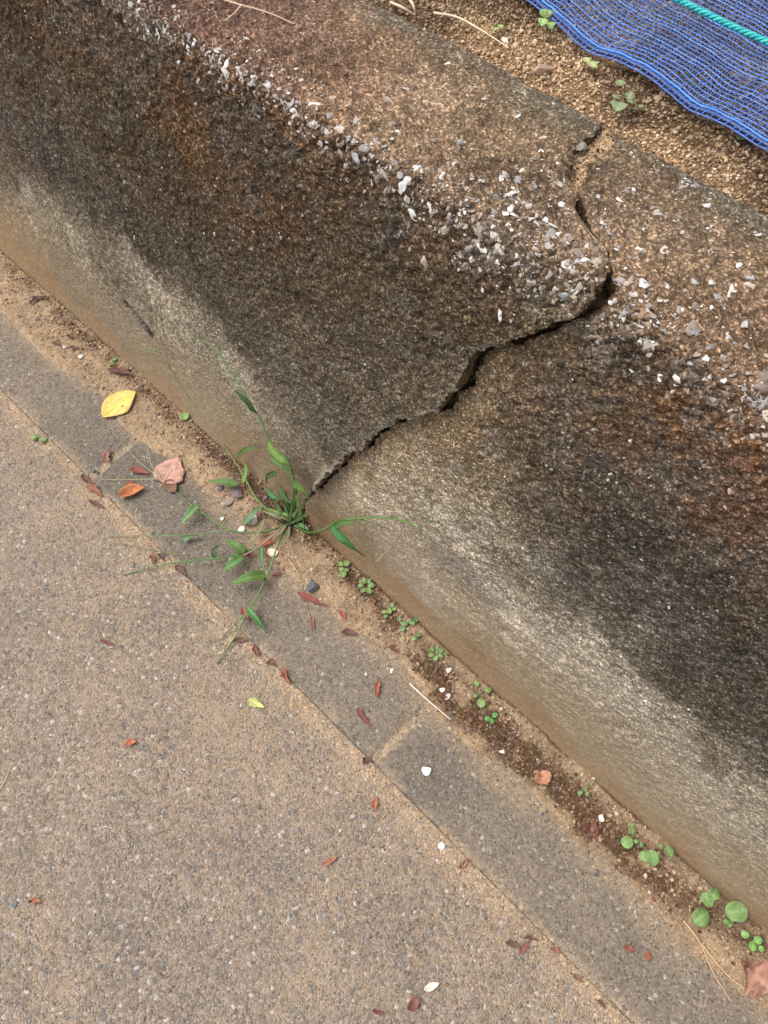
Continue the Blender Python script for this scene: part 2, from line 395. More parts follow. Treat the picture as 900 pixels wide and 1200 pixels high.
# profile: straight battered face, rounded arris, level top, rounded back, back side
z0 = -.03
def build_profile():
    pts = []
    A0 = np.array([REC*z0/HT, z0])
    # arris circle centre
    tx = RAD*math.tan((math.pi/2-beta)/2)
    corner = np.array([REC, HT]); fd = np.array([math.sin(beta), math.cos(beta)])
    A1 = corner-fd*tx; cen = A1-n_face*RAD
    ts = []
    L = np.linalg.norm(A1-A0)
    for s in np.linspace(0, L, int(L/.0022)): pts.append(A0+fd*s)
    a0 = math.atan2(n_face[1], n_face[0]); a1 = math.pi/2
    for s in np.linspace(0, 1, 22)[1:]:
        a = a0+(a1-a0)*s; pts.append(cen+RAD*np.array([math.cos(a), math.sin(a)]))
    yb = Y_TOPB-.012
    for y in np.linspace(pts[-1][0], yb, int((yb-pts[-1][0])/.0024))[1:]: pts.append(np.array([y, HT]))
    for s in np.linspace(0, math.pi/2, 7)[1:]: pts.append(np.array([yb+.012*math.sin(s), HT-.012+.012*math.cos(s)]))
    for z in np.linspace(HT-.012, HT-.12, 12)[1:]: pts.append(np.array([Y_TOPB, z]))
    for z in np.linspace(HT-.12, -.3, 4)[1:]: pts.append(np.array([Y_TOPB, z]))
    pts = np.array(pts); d = np.linalg.norm(np.diff(pts, axis=0), axis=1); T = np.concatenate([[0], np.cumsum(d)])
    tg = np.gradient(pts, axis=0); tg /= np.linalg.norm(tg, axis=1)[:, None]; N = np.stack([-tg[:, 1], tg[:, 0]], 1)
    return pts, T, N
PP, TT, PN = build_profile()
T_A = float(np.interp(REC-.004, PP[:, 0][PP[:, 1] < HT-.001], TT[PP[:, 1] < HT-.001])) if False else None
iA = int(np.argmin(np.linalg.norm(PP-np.array([REC+.004, HT-.006]), axis=1))); T_A = TT[iA]     # arris
iB = int(np.argmin(np.abs(PP[:, 0]-(Y_TOPB-.012))+np.abs(PP[:, 1]-HT)*5)); T_B = TT[iB]
def prof(t): return np.interp(t, TT, PP[:, 0]), np.interp(t, TT, PP[:, 1]), np.interp(t, TT, PN[:, 0]), np.interp(t, TT, PN[:, 1])
NF = np.array([0, n_face[0], n_face[1]])
def on_face(x, y, off=0.0):             # sight line against the battered face (off = metres in front of it)
    d = ray(x, y); k = (off-(CAM@NF))/(d@NF); return CAM+d*k
def face_t(P): return (P[2]-z0)/math.cos(beta)
def top_t(P): return T_A+(P[1]-REC)+.006
CF = [(352, 606, 1.5), (358, 588, 2), (366, 577, 2.5), (378, 569, 3), (388, 556, 4), (399, 545, 4), (411, 532, 4), (427, 523, 4), (442, 511, 4), (457, 500, 4), (473, 488, 5),
      (490, 485, 5), (508, 482, 6), (523, 480, 7), (532, 468, 7), (546, 453, 6), (551, 437, 6), (562, 421, 7), (572, 411, 7), (588, 403, 7),
      (603, 400, 8), (618, 399, 8), (628, 388, 9), (645, 383, 8), (662, 376, 7), (678, 370, 7), (690, 362, 8)]
CT = [(707, 345, 8), (709, 330, 7), (708, 317, 6), (703, 305, 5), (697, 294, 11), (690, 284, 12), (678, 271, 12), (673, 255, 10), (668, 240, 10), (666, 222, 10), (672, 203, 16), (678, 188, 18), (690, 174, 19), (703, 162, 17), (714, 151, 14)]
ct = [];
for x, y, g in CF:
    P = on_face(x, y); ct.append((face_t(P), P[0], g))
for x, y, g in CT:
    P = G(x, y, HT); ct.append((max(top_t(P), T_A-.03), P[0], g))
ct.sort(); ct = np.array(ct)
tt_ = ct[:, 0].copy()
for i in range(1, len(tt_)): tt_[i] = max(tt_[i], tt_[i-1]+.0018)
ct[:, 0] = tt_
tx_ = np.concatenate([[-.1, 0], ct[:, 0], [ct[-1, 0]+.03, TT[-1]+.1]])
cx_ = np.concatenate([[ct[0, 1]-.004]*2, ct[:, 1], [ct[-1, 1]+.005]*2]); gx_ = np.concatenate([[1.5]*2, ct[:, 2], [ct[-1, 2]]*2])
def crack(t, side):
    c0 = np.interp(t, tx_, cx_); g = np.interp(t, tx_, gx_)*.00125
    j = (fbm(t, 0*t, 0, 55, 4, 101)-.5)*.020+(fbm(t, 0*t, 0, 120, 3, 102 if side < 0 else 105)-.5)*.009+(fbm(t, 0*t, 0, 330, 2, 112 if side < 0 else 115)-.5)*.006
    sl_ = (np.interp(t+.006, tx_, cx_)-np.interp(t-.006, tx_, cx_))/.012
    g = g*(1+(np.sqrt(1+sl_**2)-1)*np.interp(t, [T_A-.05, T_A+.01], [.35, 1.0])*np.interp(t, [T_A+.09, T_A+.12], [1, .3]))
    return c0+j+side*g*.5
def wall_disp(s, t, side, d):
    """surface relief along the normal; d = distance to the crack"""
    face = t < T_A-.02
    u = t/T_A
    D = (fbm(s, t, 0, 3.2, 3, 201)-.5)*.004+(fbm(s, t, 0, 24, 3, 202)-.5)*.0035
    rel = np.interp(u, [0, .10, .22, .5, .9, 1, 1.05, 1.2, 1.4], [.15, .25, .5, 1, 1.5, 2.6, 2.4, .9, .8])
    D = D+(fbm(s, t, 0, 120, 3, 203)-.5)*.0048*rel+(vn(s*330, t*330, 0, 233)-.5)*.0022*rel
    D = D+(fbm(s, t, 0, 45, 3, 207)-.5)*.007*np.interp(u, [0, .8, .97, 1.05, 1.15], [0, .25, 1, .9, .1])
    # eroded arris
    ar = np.exp(-((t-T_A)/.022)**2); D = D-ar*(.001+.009*sm(.45, .75, fbm(s, t, 0, 14, 3, 204)))
    D = D+.006*np.exp(-(t/.05)**2)*1.0                        # foot flare with a lift line
    cr = np.exp(-(d/.004)**2); D = D-.003*cr*fbm(s, t, 0, 160, 2, 208)
    if side < 0:
        lf = sm(.06, .5, u)*sm(1.35, 1.05, u)
        D = D+lf*.013*np.exp(-(d/.22)**2)+.003*np.exp(-(d/.012)**2)*lf*(fbm(s, t, 0, 70, 3, 206))
        # lumpy lip low on the crack
        q = np.exp(-(d/.009)**2)*np.exp(-((u-.27)/.08)**2); D = D+q*.016*sm(.4, .6, fbm(s, t, 0, 75, 2, 209))
    else:
        D = D-.005*np.exp(-(d/.03)**2)*sm(.05, .3, u)*sm(1.1, .9, u)
    # slot shaped hole low on the left part
    for (ax, ay), (bx, by), wd, dp in [((150, 358), (176, 390), .0085, .060)]:
        A, B = on_face(ax, ay), on_face(bx, by); a = np.array([A[0], face_t(A)]); b = np.array([B[0], face_t(B)]); ab = b-a
        k = np.clip(((s-a[0])*ab[0]+(t-a[1])*ab[1])/(ab@ab), 0, 1); dd = np.hypot(s-a[0]-k*ab[0], t-a[1]-k*ab[1])
        wv = wd*(.75+.5*vn(s*90, t*90)); D = D-dp*(1-sm(wv*.7, wv*1.25, dd))+.0015*np.exp(-((dd-.012)/.006)**2)*0
    # oval impression right of the crack
    E_ = on_face(578, 523); e0, e1 = E_[0], face_t(E_)
    q = np.hypot((s-e0)/.024, (t-e1)/.026); D = D-.0022*np.exp(-((q-1)/.13)**2)+.001*(1-sm(.7, 1, q))
    return D
def wall_pos(s, t, side, d):
    y, z, ny, nz = prof(t); D = wall_disp(s, t, side, d)
    return np.stack([s, y+ny*D, z+nz*D], -1)
# colours of the weathered concrete at places on the wall (sRGB 0-255 as seen), spread over the surface by distance
FL = [(20,20,75,62,50),(60,30,95,70,50),(110,20,100,72,48),(150,50,98,70,48),(200,110,100,72,45),(260,150,95,68,45),(330,180,98,72,50),(420,230,90,70,52),(500,270,92,72,55),(600,320,98,80,64),(150,8,105,80,62),
(20,90,85,72,62),(60,110,80,68,60),(110,120,78,68,55),(150,170,72,62,48),(210,210,74,62,50),(280,230,88,65,45),(340,270,80,62,48),(420,310,82,68,52),(520,340,80,68,55),(600,370,85,72,58),(670,350,100,86,70),
(20,160,82,72,66),(60,190,78,70,64),(110,230,80,72,64),(160,270,70,62,55),(220,290,75,66,56),(290,320,78,66,54),(370,360,82,72,60),(450,400,80,72,62),(520,420,86,78,66),(500,460,92,84,70),
(10,200,100,88,75),(40,245,150,138,118),(80,270,140,130,112),(120,290,118,108,94),(95,240,92,84,74),(170,312,150,140,122),(200,352,150,140,120),(240,385,138,128,112),(270,430,162,152,132),(300,470,155,145,126),(330,500,138,128,110),(250,340,80,72,64),(210,310,88,80,70),(300,400,80,73,63),(350,450,88,82,72),(380,500,92,86,76),(400,520,98,90,78),(345,480,110,102,90),(365,540,130,120,102),
(30,270,152,132,106),(80,330,140,126,104),(130,375,140,128,108),(190,430,150,136,112),(240,480,155,139,114),(300,540,150,131,104),(340,570,146,124,97),
(10,285,160,128,90),(60,335,155,125,88),(120,390,155,125,90),(200,460,158,128,92),(280,530,150,122,88),(345,590,145,115,82)]
FR = [(430,540,152,130,98),(480,510,142,118,88),(540,490,125,105,78),(590,430,122,100,72),(640,400,115,95,70),(690,380,105,88,68),(400,590,160,142,112),(440,600,168,154,128),(500,560,152,140,115),(560,560,118,106,86),(600,500,95,82,64),(650,450,92,76,60),(720,420,98,78,60),(780,460,112,80,54),(840,500,118,80,52),(885,540,110,75,52),(760,400,105,86,68),(860,465,110,84,62),
(540,620,172,162,142),(600,640,128,120,104),(570,600,138,128,110),(640,600,82,74,62),(700,560,84,72,60),(650,530,88,76,62),(760,560,95,76,60),(830,600,95,72,55),(890,640,88,68,55),(460,650,160,146,121),(500,690,165,151,128),(560,690,138,128,113),(600,720,172,162,143),(650,740,163,155,138),(635,680,120,112,98),(680,700,92,85,74),(720,660,80,72,62),(780,660,72,64,55),(840,700,75,66,56),(890,760,72,64,54),
(700,780,170,160,142),(750,830,165,156,138),(800,860,150,142,126),(850,880,118,110,98),(740,765,105,97,85),(780,780,88,80,70),(850,810,75,68,58),(890,860,78,70,60),(890,925,138,130,115),(850,940,165,155,135),(890,970,160,150,130),
(600,780,155,139,112),(680,860,155,139,112),(760,930,160,143,116),(840,1010,158,140,112),(890,1050,155,135,105),(540,720,158,141,113),(400,635,150,120,85),(480,700,150,122,88),(560,775,148,120,86),(640,850,150,122,88),(720,930,152,125,90),(800,1000,150,122,88),(880,1070,145,118,85)]
TL = [(200,-20,126,98,86),(250,10,128,100,88),(330,30,132,104,90),(300,70,128,102,88),(400,100,150,120,98),(370,60,140,112,95),(450,60,142,117,94),(520,130,150,128,104),(600,190,142,120,96),(640,240,136,116,96),(560,70,124,108,88),(640,120,118,108,90),(400,20,140,115,95),(470,20,112,104,88),(480,170,146,122,98),(560,220,140,118,97)]
TR = [(760,220,136,114,92),(720,190,128,112,90),(820,265,132,112,92),(880,300,142,118,92),(760,300,144,120,96),(850,370,142,116,92),(710,260,132,113,93),(800,340,140,117,94),(880,262,112,104,88),(800,220,112,104,88),(890,420,138,112,88)]
def _lin(c): c = np.asarray(c, float)/255; return np.where(c < .04, c/12.92, ((c+.055)/1.055)**2.4)
KF, KT = np.array([1.34, 1.43, 1.60]), np.array([2.36, 2.52, 2.76])                    # light reaching the face and the top
def _ctrl(L, top):
    P = [G(a[0], a[1], HT) if top else on_face(a[0], a[1]) for a in L]
    st = np.array([[p[0], top_t(p) if top else face_t(p)] for p in P]); q = _lin([a[2:] for a in L])*(1.28 if top else 1.0); g_ = q.mean(1, keepdims=True); k_ = .22 if top else .28+.32*sm(.18, .34, g_); q = q*(1-k_)+k_*g_*(np.array([1.10, 1.0, .93]) if top else np.array([1.09, 1.0, .91])); q = q if top else .24*(q/.24)**.90*1.06; return st, q/(KT if top else KF)
CTRL = {(-1, 0): _ctrl(FL, 0), (-1, 1): _ctrl(TL, 1), (1, 0): _ctrl(FR, 0), (1, 1): _ctrl(TR, 1)}
def spread(key, s, t):
    P, C3 = CTRL[key]; num = 0; den = 1e-12
    for (a, b_), c3 in zip(P, C3):
        w_ = 1/(((s-a)*.8)**2+(t-b_)**2+.0004)**1.9; num = num+w_[..., None]*np.log(c3); den = den+w_
    return np.exp(num/den[..., None])
def wall_col(s, t, side, d):
    u = t/T_A; top = sm(T_A-.004, T_A+.012, t+.02*(fbm(s, t, 0, 30, 3, 330)-.5))
    lf = fbm(s, t, 0, 4, 4, 301)-.5; mf = fbm(s, t, 0, 16, 4, 302)-.5
    hf = fbm(s, t, 0, 70, 3, 305)-.5; vf = fbm(s, t, 0, 190, 2, 306)-.5
    st = fbm(s, t*5, 0, 9, 4, 303)-.5         # streaks along the wall
    dr = fbm(s*6+t*1.2, t*.8, 0, 5, 4, 304)-.5          # drips down the wall
    amp = sm(.05, .2, u)
    tt2 = t+amp*(.07*mf+.09*(dr if side < 0 else st*.9+dr*.4)+.05*hf+.05*vf); ss2 = s+amp*(.10*(fbm(s, t, 0, 13, 4, 307)-.5)+.05*hf)
    c = spread((side, 0), ss2, tt2); tb = spread((side, 1), ss2, t+.08*mf)
    dk = sm(.03, .24, mf+dr*.6+.35*hf)*sm(.22, .38, u); c = c*(1-.26*dk)[..., None]              # black algae blotches
    lt = sm(.10, .30, (dr if side < 0 else st)+hf*.7+.4*vf)*sm(.12, .3, u)*sm(1.0, .6, u); c = c*(1+.50*lt)[..., None]
    ru = sm(.02, .2, lf+.6*mf+hf*.6)*sm(.6, .8, u); c = c*(1+ru[..., None]*np.array([.04, .0, -.04]))
    gy = sm(.05, .2, -lf-.4*mf+hf*.5)*sm(.35, .6, u); g_ = c.mean(-1, keepdims=True)*np.array([1.08, 1.0, .88]); c = mix(c, g_, .55*gy)
    po = sm(.66, .70, vn(ss2*75, tt2*75, 0, 340))*sm(.55, .7, fbm(s, t, 0, 9, 3, 341)+.08)*sm(.1, .3, u); c = c*(1-.35*po)[..., None]
    wn = sm(.60, .66, fbm(s, t, 0, 26, 4, 342))*sm(.25, .45, u); c = mix(c, c.mean(-1, keepdims=True)*np.array([1.62, 1.42, 1.16]), .4*wn)
    tb = tb*(1+.35*sm(.02, .25, mf+.6*hf+.3*lf)-.30*sm(.04, .22, -mf-.5*hf+.2*vf))[..., None]
    c = mix(c, tb, top)
    # fresh tan concrete just below the crack and its paler lip
    if side > 0:
        c = mix(c, (.20, .15, .095), .45*np.exp(-(d/(.010+.03*sm(-.2, .2, lf+hf)))**2)*sm(1.0, .85, u))
        bk = sm(T_B-.02, T_B, t+.012*mf); c = mix(c, (.13, .12, .10), .2*bk)
    else:
        c = mix(c, (.20, .175, .14), .6*np.exp(-(d/.007)**2)*sm(1.0, .8, u)*sm(.35, .6, fbm(s, t, 0, 60, 2, 312)+.1))
        bk = sm(T_B-.03, T_B-.003, t+.02*mf); c = mix(c, (.13, .12, .10), .2*bk)
    gr = np.random.default_rng(int(5+side)).normal(size=s.shape)
    am_ = np.interp(u, [0, .08, .14, .3, 1, 1.1], [.05, .06, .08, .20, .24, .20])
    c = c*np.exp(am_*gr-.5*am_**2)[..., None]
    deep = sm(.003, .012, -d); c = mix(c, (.13, .088, .052), deep)
    A = on_face(163, 374); qq = np.hypot((s-A[0])/.03, (t-face_t(A))/.035); c = mix(c, (.21, .185, .15), .5*(1-sm(.9, 1.5, qq)))
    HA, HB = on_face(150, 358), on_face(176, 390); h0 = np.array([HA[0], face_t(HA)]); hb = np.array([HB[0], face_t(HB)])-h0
    kk = np.clip(((s-h0[0])*hb[0]+(t-h0[1])*hb[1])/(hb@hb), 0, 1); hd = np.hypot(s-h0[0]-kk*hb[0], t-h0[1]-kk*hb[1]); c = mix(c, (.045, .036, .028), 1-sm(.0090, .0125, hd))  # shade inside the slot hole, painted into the colour as near-black brown
    E_ = on_face(545, 672); e = np.hypot((s-E_[0])/.11, (t-face_t(E_))/.035); c = mix(c, (.17, .15, .13), .6*sm(.35, .6, fbm(s, t, 0, 60, 3, 311))*(1-sm(.6, 1.2, e)))
    A = np.hypot((s-on_face(163, 374)[0])/.016, (t-face_t(on_face(163, 374)))/.03)
    rough = np.interp(u, [0, .08, .13, .3, .45, 1, 1.1], [.14, .17, .24, .52, .80, .85, .78])*np.ones_like(s)
    return c, rough
wall = empty('concrete_wall', (0, 0, 0))
tag(wall, 'low weathered concrete wall split by a long jagged diagonal crack, dark stained face', 'wall')
offs = axis([(0, .012, .0012), (.012, .06, .0018), (.06, 1.55, .0023), (1.55, 3.2, .03), (3.2, 12, .8)])
tv = TT
for side, lab in ((-1, 'proud wall section left of the crack, purplish smooth top'), (1, 'recessed wall section right of the crack, white gravel on top')):
    dd, tg = np.meshgrid(offs, tv, indexing='ij')
    cr = crack(tg, side); cbase = .25
    s = cbase+side*dd+(cr-cbase)*(1-sm(.0, 1.0, dd))
    dist = np.abs(s-cr)
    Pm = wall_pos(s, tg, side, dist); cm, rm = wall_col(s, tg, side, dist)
    # crack wall: columns going into the body
    dep = np.array([.045, .036, .028, .020, .013, .008, .004, .0015])
    K = len(dep); y, z, ny, nz = prof(tv)
    sc = np.interp(tv, [0, T_A-.06, T_A, T_A+.08, TT[-1]], [1, .8, .65, .85, .85])
    jit = (fbm(tv[None]*1+0*dep[:, None], dep[:, None]+0*tv[None], 0, 130, 3, 150)-.5)*.010
    base = Pm[0]
    Sk = base[None]-dep[:, None, None]*sc[None, :, None]*np.stack([0*ny, ny, nz], 1)[None]
    Sk[..., 0] += jit*np.minimum(dep[:, None]/.01, 1)+side*.1*dep[:, None]
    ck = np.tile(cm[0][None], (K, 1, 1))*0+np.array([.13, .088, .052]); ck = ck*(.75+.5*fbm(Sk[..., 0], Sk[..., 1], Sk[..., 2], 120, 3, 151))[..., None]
    Pa = np.concatenate([Sk, Pm], 0); ca = np.concatenate([ck, cm], 0); ra = np.concatenate([np.ones((K, len(tv))), rm], 0)
    fq = gridf(Pa.shape[0], Pa.shape[1])
    if side < 0: fq = fq[:, ::-1]
    o = mk('wall_section', Pa.reshape(-1, 3), fq, M_CON, col=ca.reshape(-1, 3), extra=ra.ravel())
    # gravel showing in the concrete
    r = np.random.default_rng(40+side)
    groups = []
    def add(n, tm, ts, lo, hi, smin, smax, cols, wts, flat=.5, prot=.15, even=.1, xlo=None, xhi=None, el=1.0, dust=.3):
        t_ = r.normal(tm, ts, n) if ts else r.uniform(lo, hi, n); t_ = t_[(t_ > lo) & (t_ < hi)]; n = len(t_)
        cr_ = crack(t_, side)
        a, b = (-1.35, .8) if side < 0 else (-.1, 1.15)
        s_ = r.uniform(a if xlo is None else xlo, b if xhi is None else xhi, n); k_ = (s_ < cr_-.005) if side < 0 else (s_ > cr_+.005)
        s_, t_, cr_ = s_[k_], t_[k_], cr_[k_]; n = len(s_)
        # patchy
        k_ = r.random(n) < sm(.25, .6, fbm(s_, t_, 0, 11, 3, 320))*(1-even)+even; s_, t_, cr_ = s_[k_], t_[k_], cr_[k_]; n = len(s_)
        sz = smin+(smax-smin)*r.random(n)**2.6
        S_ = np.stack([r.uniform(.9, 1.5, n)*el, r.uniform(.6, .95, n), np.full(n, flat)], 1)*sz[:, None]
        P_ = wall_pos(s_, t_, side, np.abs(s_-cr_)); _, _, ny_, nz_ = prof(t_); N_ = np.stack([0*ny_, ny_, nz_], 1)
        P_ = P_-N_*(S_[:, 2:3]*(.86-prot)-.0001)
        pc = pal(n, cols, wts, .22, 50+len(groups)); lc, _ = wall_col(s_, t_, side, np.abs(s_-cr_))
        tint = np.clip(r.normal(dust, .22, n), 0, .95); pc = mix(pc, lc*1.25, tint)
        groups.append((P_, N_+r.normal(0, .16, (n, 3)), S_, pc))
    WH = [(.56, .54, .51), (.26, .26, .27), (.40, .35, .29), (.20, .17, .145), (.16, .10, .065), (.42, .40, .385)]
    if side < 0:
        add(4200, T_A+.000, .022, T_A-.085, T_A+.07, .0012, .0050, WH, [1.6, 1.8, 1.6, 2.6, 2.0, 1.4], .5, .32)
        add(1500, T_A-.004, .014, T_A-.08, T_A+.06, .0026, .0078, WH, [2.8, 2.2, 1.2, .9, .5, 2.0], .36, .16, even=.6, dust=.2)
        add(520, T_A-.008, .034, T_A-.08, T_A+.07, .0020, .0068, WH, [3, 1.8, 1.6, 1.2, .7, 1.6], .42, .22, xlo=.15, dust=.18)
        add(9000, 0, 0, .16, T_A-.04, .0007, .0026, WH, [.3, 1.0, 1.2, 2.0, 1.4, .6], .4, .2, dust=.62)
        add(3600, T_A*.80, .16, .3, T_A-.02, .0011, .0046, WH, [.8, 1.6, 1.6, 2.0, 1.4, 1.2], .45, .22, dust=.38)
        add(2200, 0, 0, T_A+.03, T_B, .0008, .0026, WH, [.7, 1.0, 1.5, 1.5, 1.5, .8], .35, .12, dust=.5)
        add(330, 0, 0, T_A+.03, T_B, .0020, .0066, WH, [3, 1.1, 1.0, .3, .2, 1.6], .3, .16, xlo=.02, dust=.1)
        add(620, T_A+.05, .035, T_A+.02, T_B-.03, .0015, .0068, WH, [2.4, 1.2, 1.0, .6, .3, 1.6], .35, .2, xlo=.20)
    else:
        add(3600, T_A+.004, .028, T_A-.085, T_A+.085, .0013, .0066, WH, [1.7, 1.8, 1.5, 2.4, 1.6, 1.5], .5, .32)
        add(520, T_A+.004, .026, T_A-.08, T_A+.08, .0022, .0088, WH, [2.0, 2.4, 1.4, 1.2, .6, 2.0], .34, .16, even=.6, dust=.22)
        add(8000, 0, 0, .10, T_A-.04, .0007, .0026, WH, [.3, 1.0, 1.2, 2.0, 1.4, .6], .4, .2, dust=.62)
        add(2400, T_A*.83, .13, .3, T_A-.02, .0011, .0054, WH, [.8, 1.8, 1.4, 2.0, 1.4, 1.1], .42, .22, dust=.38)
        add(1150, 0, 0, T_A+.02, T_B, .0016, .0074, WH, [2.8, 1.6, 1.1, .5, .2, 1.8], .20, .10, even=.5, dust=.12)
        add(2200, 0, 0, T_A+.03, T_B, .0008, .0024, WH, [1.0, 1.0, 1.6, 1.8, 1.5, .8], .35, .12, dust=.45)
    V_, F_, C2 = [], [], []; off = 0
    for gi, (P_, N_, S_, cc_) in enumerate(groups):
        v_, f_, c_ = chips(P_, N_, S_, cc_, seed=60+gi); V_.append(v_); F_.append(f_+off); C2.append(c_); off += len(v_)
    join_chips(o, np.concatenate(V_), np.concatenate(F_), np.concatenate(C2), M_STONE)
    o.parent = wall; o['label'] = lab
# earth packed into the crack (follows the crack at a depth)
tv2 = np.linspace(.0, TT[-1]-.5, 420); wv = np.linspace(-1, 1, 9)
Tm, Wm = np.meshgrid(tv2, wv, indexing='ij')
y, z, ny, nz = prof(Tm)
dp = np.interp(Tm, [0, .08, .15, T_A-.02, T_A+.03, T_A+.075, T_A+.12, T_B, TT[-1]], [.004, .012, .034, .026, .034, .032, .009, .010, .012])+(fbm(Tm, Wm*.01, 0, 80, 3, 400)-.5)*.006+.002*Wm**2
cw = (crack(Tm, -1)+crack(Tm, 1))/2
Pc = np.stack([cw+Wm*.016, y-ny*dp, z-nz*dp], -1)
cc = mix((.10, .065, .038), (.26, .175, .10), sm(.35, .65, fbm(Tm, Wm*.02, 0, 60, 3, 401))*np.interp(Tm, [0, T_A, T_A+.08, T_A+.11], [.2, .3, .3, 1]))
o = mk('crack_soil', Pc.reshape(-1, 3), gridf(len(tv2), 9)[:, ::-1], M_SOIL, col=cc.reshape(-1, 3)); o.parent = wall; o['kind'] = 'stuff'
r = np.random.default_rng(77); n = 700
t_ = r.uniform(T_A+.095, T_B+.01, n); g_ = np.interp(t_, tx_, gx_)*.00125; cw = (crack(t_, -1)+crack(t_, 1))/2+r.uniform(-.5, .5, n)*g_
y, z, ny, nz = prof(t_); dpp = .006
sz = r.uniform(.001, .0028, n)
V, Fc, C_ = chips(np.stack([cw, y-ny*dpp, z-nz*dpp], 1), np.tile([0, 0, 1.], (n, 1)), np.stack([sz, sz*.8, sz*.7], 1), pal(n, [(.36, .24, .13), (.26, .17, .09), (.44, .32, .2), (.14, .1, .07)], [4, 3, 1.5, 1], .2, 3), T_GRAIN, ICO[1], 8)
join_chips(o, V, Fc, C_, M_STONE)

# ================================================================== GARDEN SOIL behind the wall
xs = axis([(-40, -4, 4), (-4, -.9, .05), (-.9, .75, .005), (.75, 4, .05), (4, 40, 4)])
ys = axis([(Y_TOPB-.006, 1.5, .005), (1.5, 4, .08), (4, 60, 4)])
def soil_z(X, Y):
    return HT-.016+(fbm(X, Y, 0, 5, 3, 501)-.5)*.022+(fbm(X, Y, 0, 28, 3, 502)-.5)*.013+(fbm(X, Y, 0, 110, 2, 503)-.5)*.004-.006*np.exp(-((Y-Y_TOPB)/.02)**2)
def soil_dark(X, Y):
    return sm(.47, .62, fbm(X, Y, 0, 9, 4, 504)+.12*np.exp(-((Y-.40)/.03)**2)*sm(.15, .3, X)+.06*np.exp(-((X+.05)/.12)**2)+.03)
X, Y = np.meshgrid(xs, ys, indexing='ij'); Zs = soil_z(X, Y); sdk = soil_dark(X, Y)
c = mix((.20, .125, .065), (.09, .052, .028), sdk)
o = mk('garden_soil', np.stack([X, Y, Zs], -1).reshape(-1, 3), gridf(len(xs), len(ys)), M_SOIL, col=c.reshape(-1, 3)); tag(o, kind='structure')
r = np.random.default_rng(24); n = 120000
px = r.uniform(-.75, .62, n); py = Y_TOPB+.002+r.random(n)*.85; k_ = (py < 1.1-.9*(px+.2)) & (py > .31); px, py = px[k_], py[k_]; n = len(px)
dk = soil_dark(px, py); k_ = r.random(n) < 1-.35*dk; px, py, dk = px[k_], py[k_], dk[k_]; n = len(px)
sz = r.gamma(3.2, .00034, n)+.0005
S = np.stack([r.uniform(.85, 1.2, n), r.uniform(.7, 1., n), r.uniform(.6, .95, n)], 1)*sz[:, None]
cc = pal(n, [(.47, .325, .195), (.38, .25, .145), (.58, .44, .30), (.26, .165, .095), (.16, .10, .06)], [4, 3.5, 2.0, 2, .9], .15, 10)
cc = cc*(1-.62*dk*(.5+.5*r.random(n)))[:, None]
V, Fc, C_ = chips(np.stack([px, py, soil_z(px, py)+sz*.25+r.random(n)**3*.002], 1), np.tile([0, 0, 1.], (n, 1))+r.normal(0, .4, (n, 3)), S, cc, T_GRAIN, ICO[1], 11)
o = mk('soil_grains', V, Fc, M_STONE, col=C_, smooth=False); tag(o, 'pale brown granular soil grains covering the bed behind the wall', 'soil', kind='stuff')

# ================================================================== BLUE NET AND ROPE
EDGE = [(560, -62), (600, -30), (643, 0), (660, 14), (677, 28), (700, 47), (723, 55), (743, 63), (773, 79), (793, 95), (817, 115), (840, 124), (867, 138), (900, 158), (940, 180), (990, 205)]
ZN = HT+.012
E3 = np.array([G(x, y, ZN) for x, y in EDGE])
def smooth_curve(P, n):
    P = np.asarray(P, float); m = len(P); out = []
    Q = np.concatenate([[2*P[0]-P[1]], P, [2*P[-1]-P[-2]]])
    for v in np.linspace(0, m-1-1e-9, n):
        i = int(v); t = v-i; a, b, c_, d = Q[i:i+4]
        out.append(.5*((2*b)+(-a+c_)*t+(2*a-5*b+4*c_-d)*t*t+(-a+3*b-3*c_+d)*t**3))
    return np.array(out)
NU = 420
Ec = smooth_curve(E3, NU); Ec = Ec[:, :2]
main = Ec[-1]-Ec[0]; L_net = np.linalg.norm(main); main /= L_net; perp = np.array([-main[1], main[0]])
if perp[1] < 0: perp = -perp
al = (Ec-Ec[0])@main; wig = (Ec-Ec[0])@perp
def net_pt(a, b):                       # a along the hem (m), b away from it (m)
    a = np.asarray(a, float); b = np.asarray(b, float)+0*a
    w_ = np.interp(a, al, wig); fade = np.exp(-b/.16)
    ww = w_*fade+(.35*w_)*(1-fade)+b+(fbm(a, b, 0, 6, 2, 601)-.5)*.03*sm(0, .1, b)
    aa = a+(fbm(a, b, 0, 7, 2, 602)-.5)*.03*sm(0, .08, b)
    x = Ec[0][0]+main[0]*aa+perp[0]*ww; y = Ec[0][1]+main[1]*aa+perp[1]*ww
    z = soil_z(x, y)*.35+.65*(HT-.012)+.010+.016*fbm(a, b, 0, 5, 3, 603)*sm(0, .08, b)+.004
    return np.stack([x, y, z], -1)
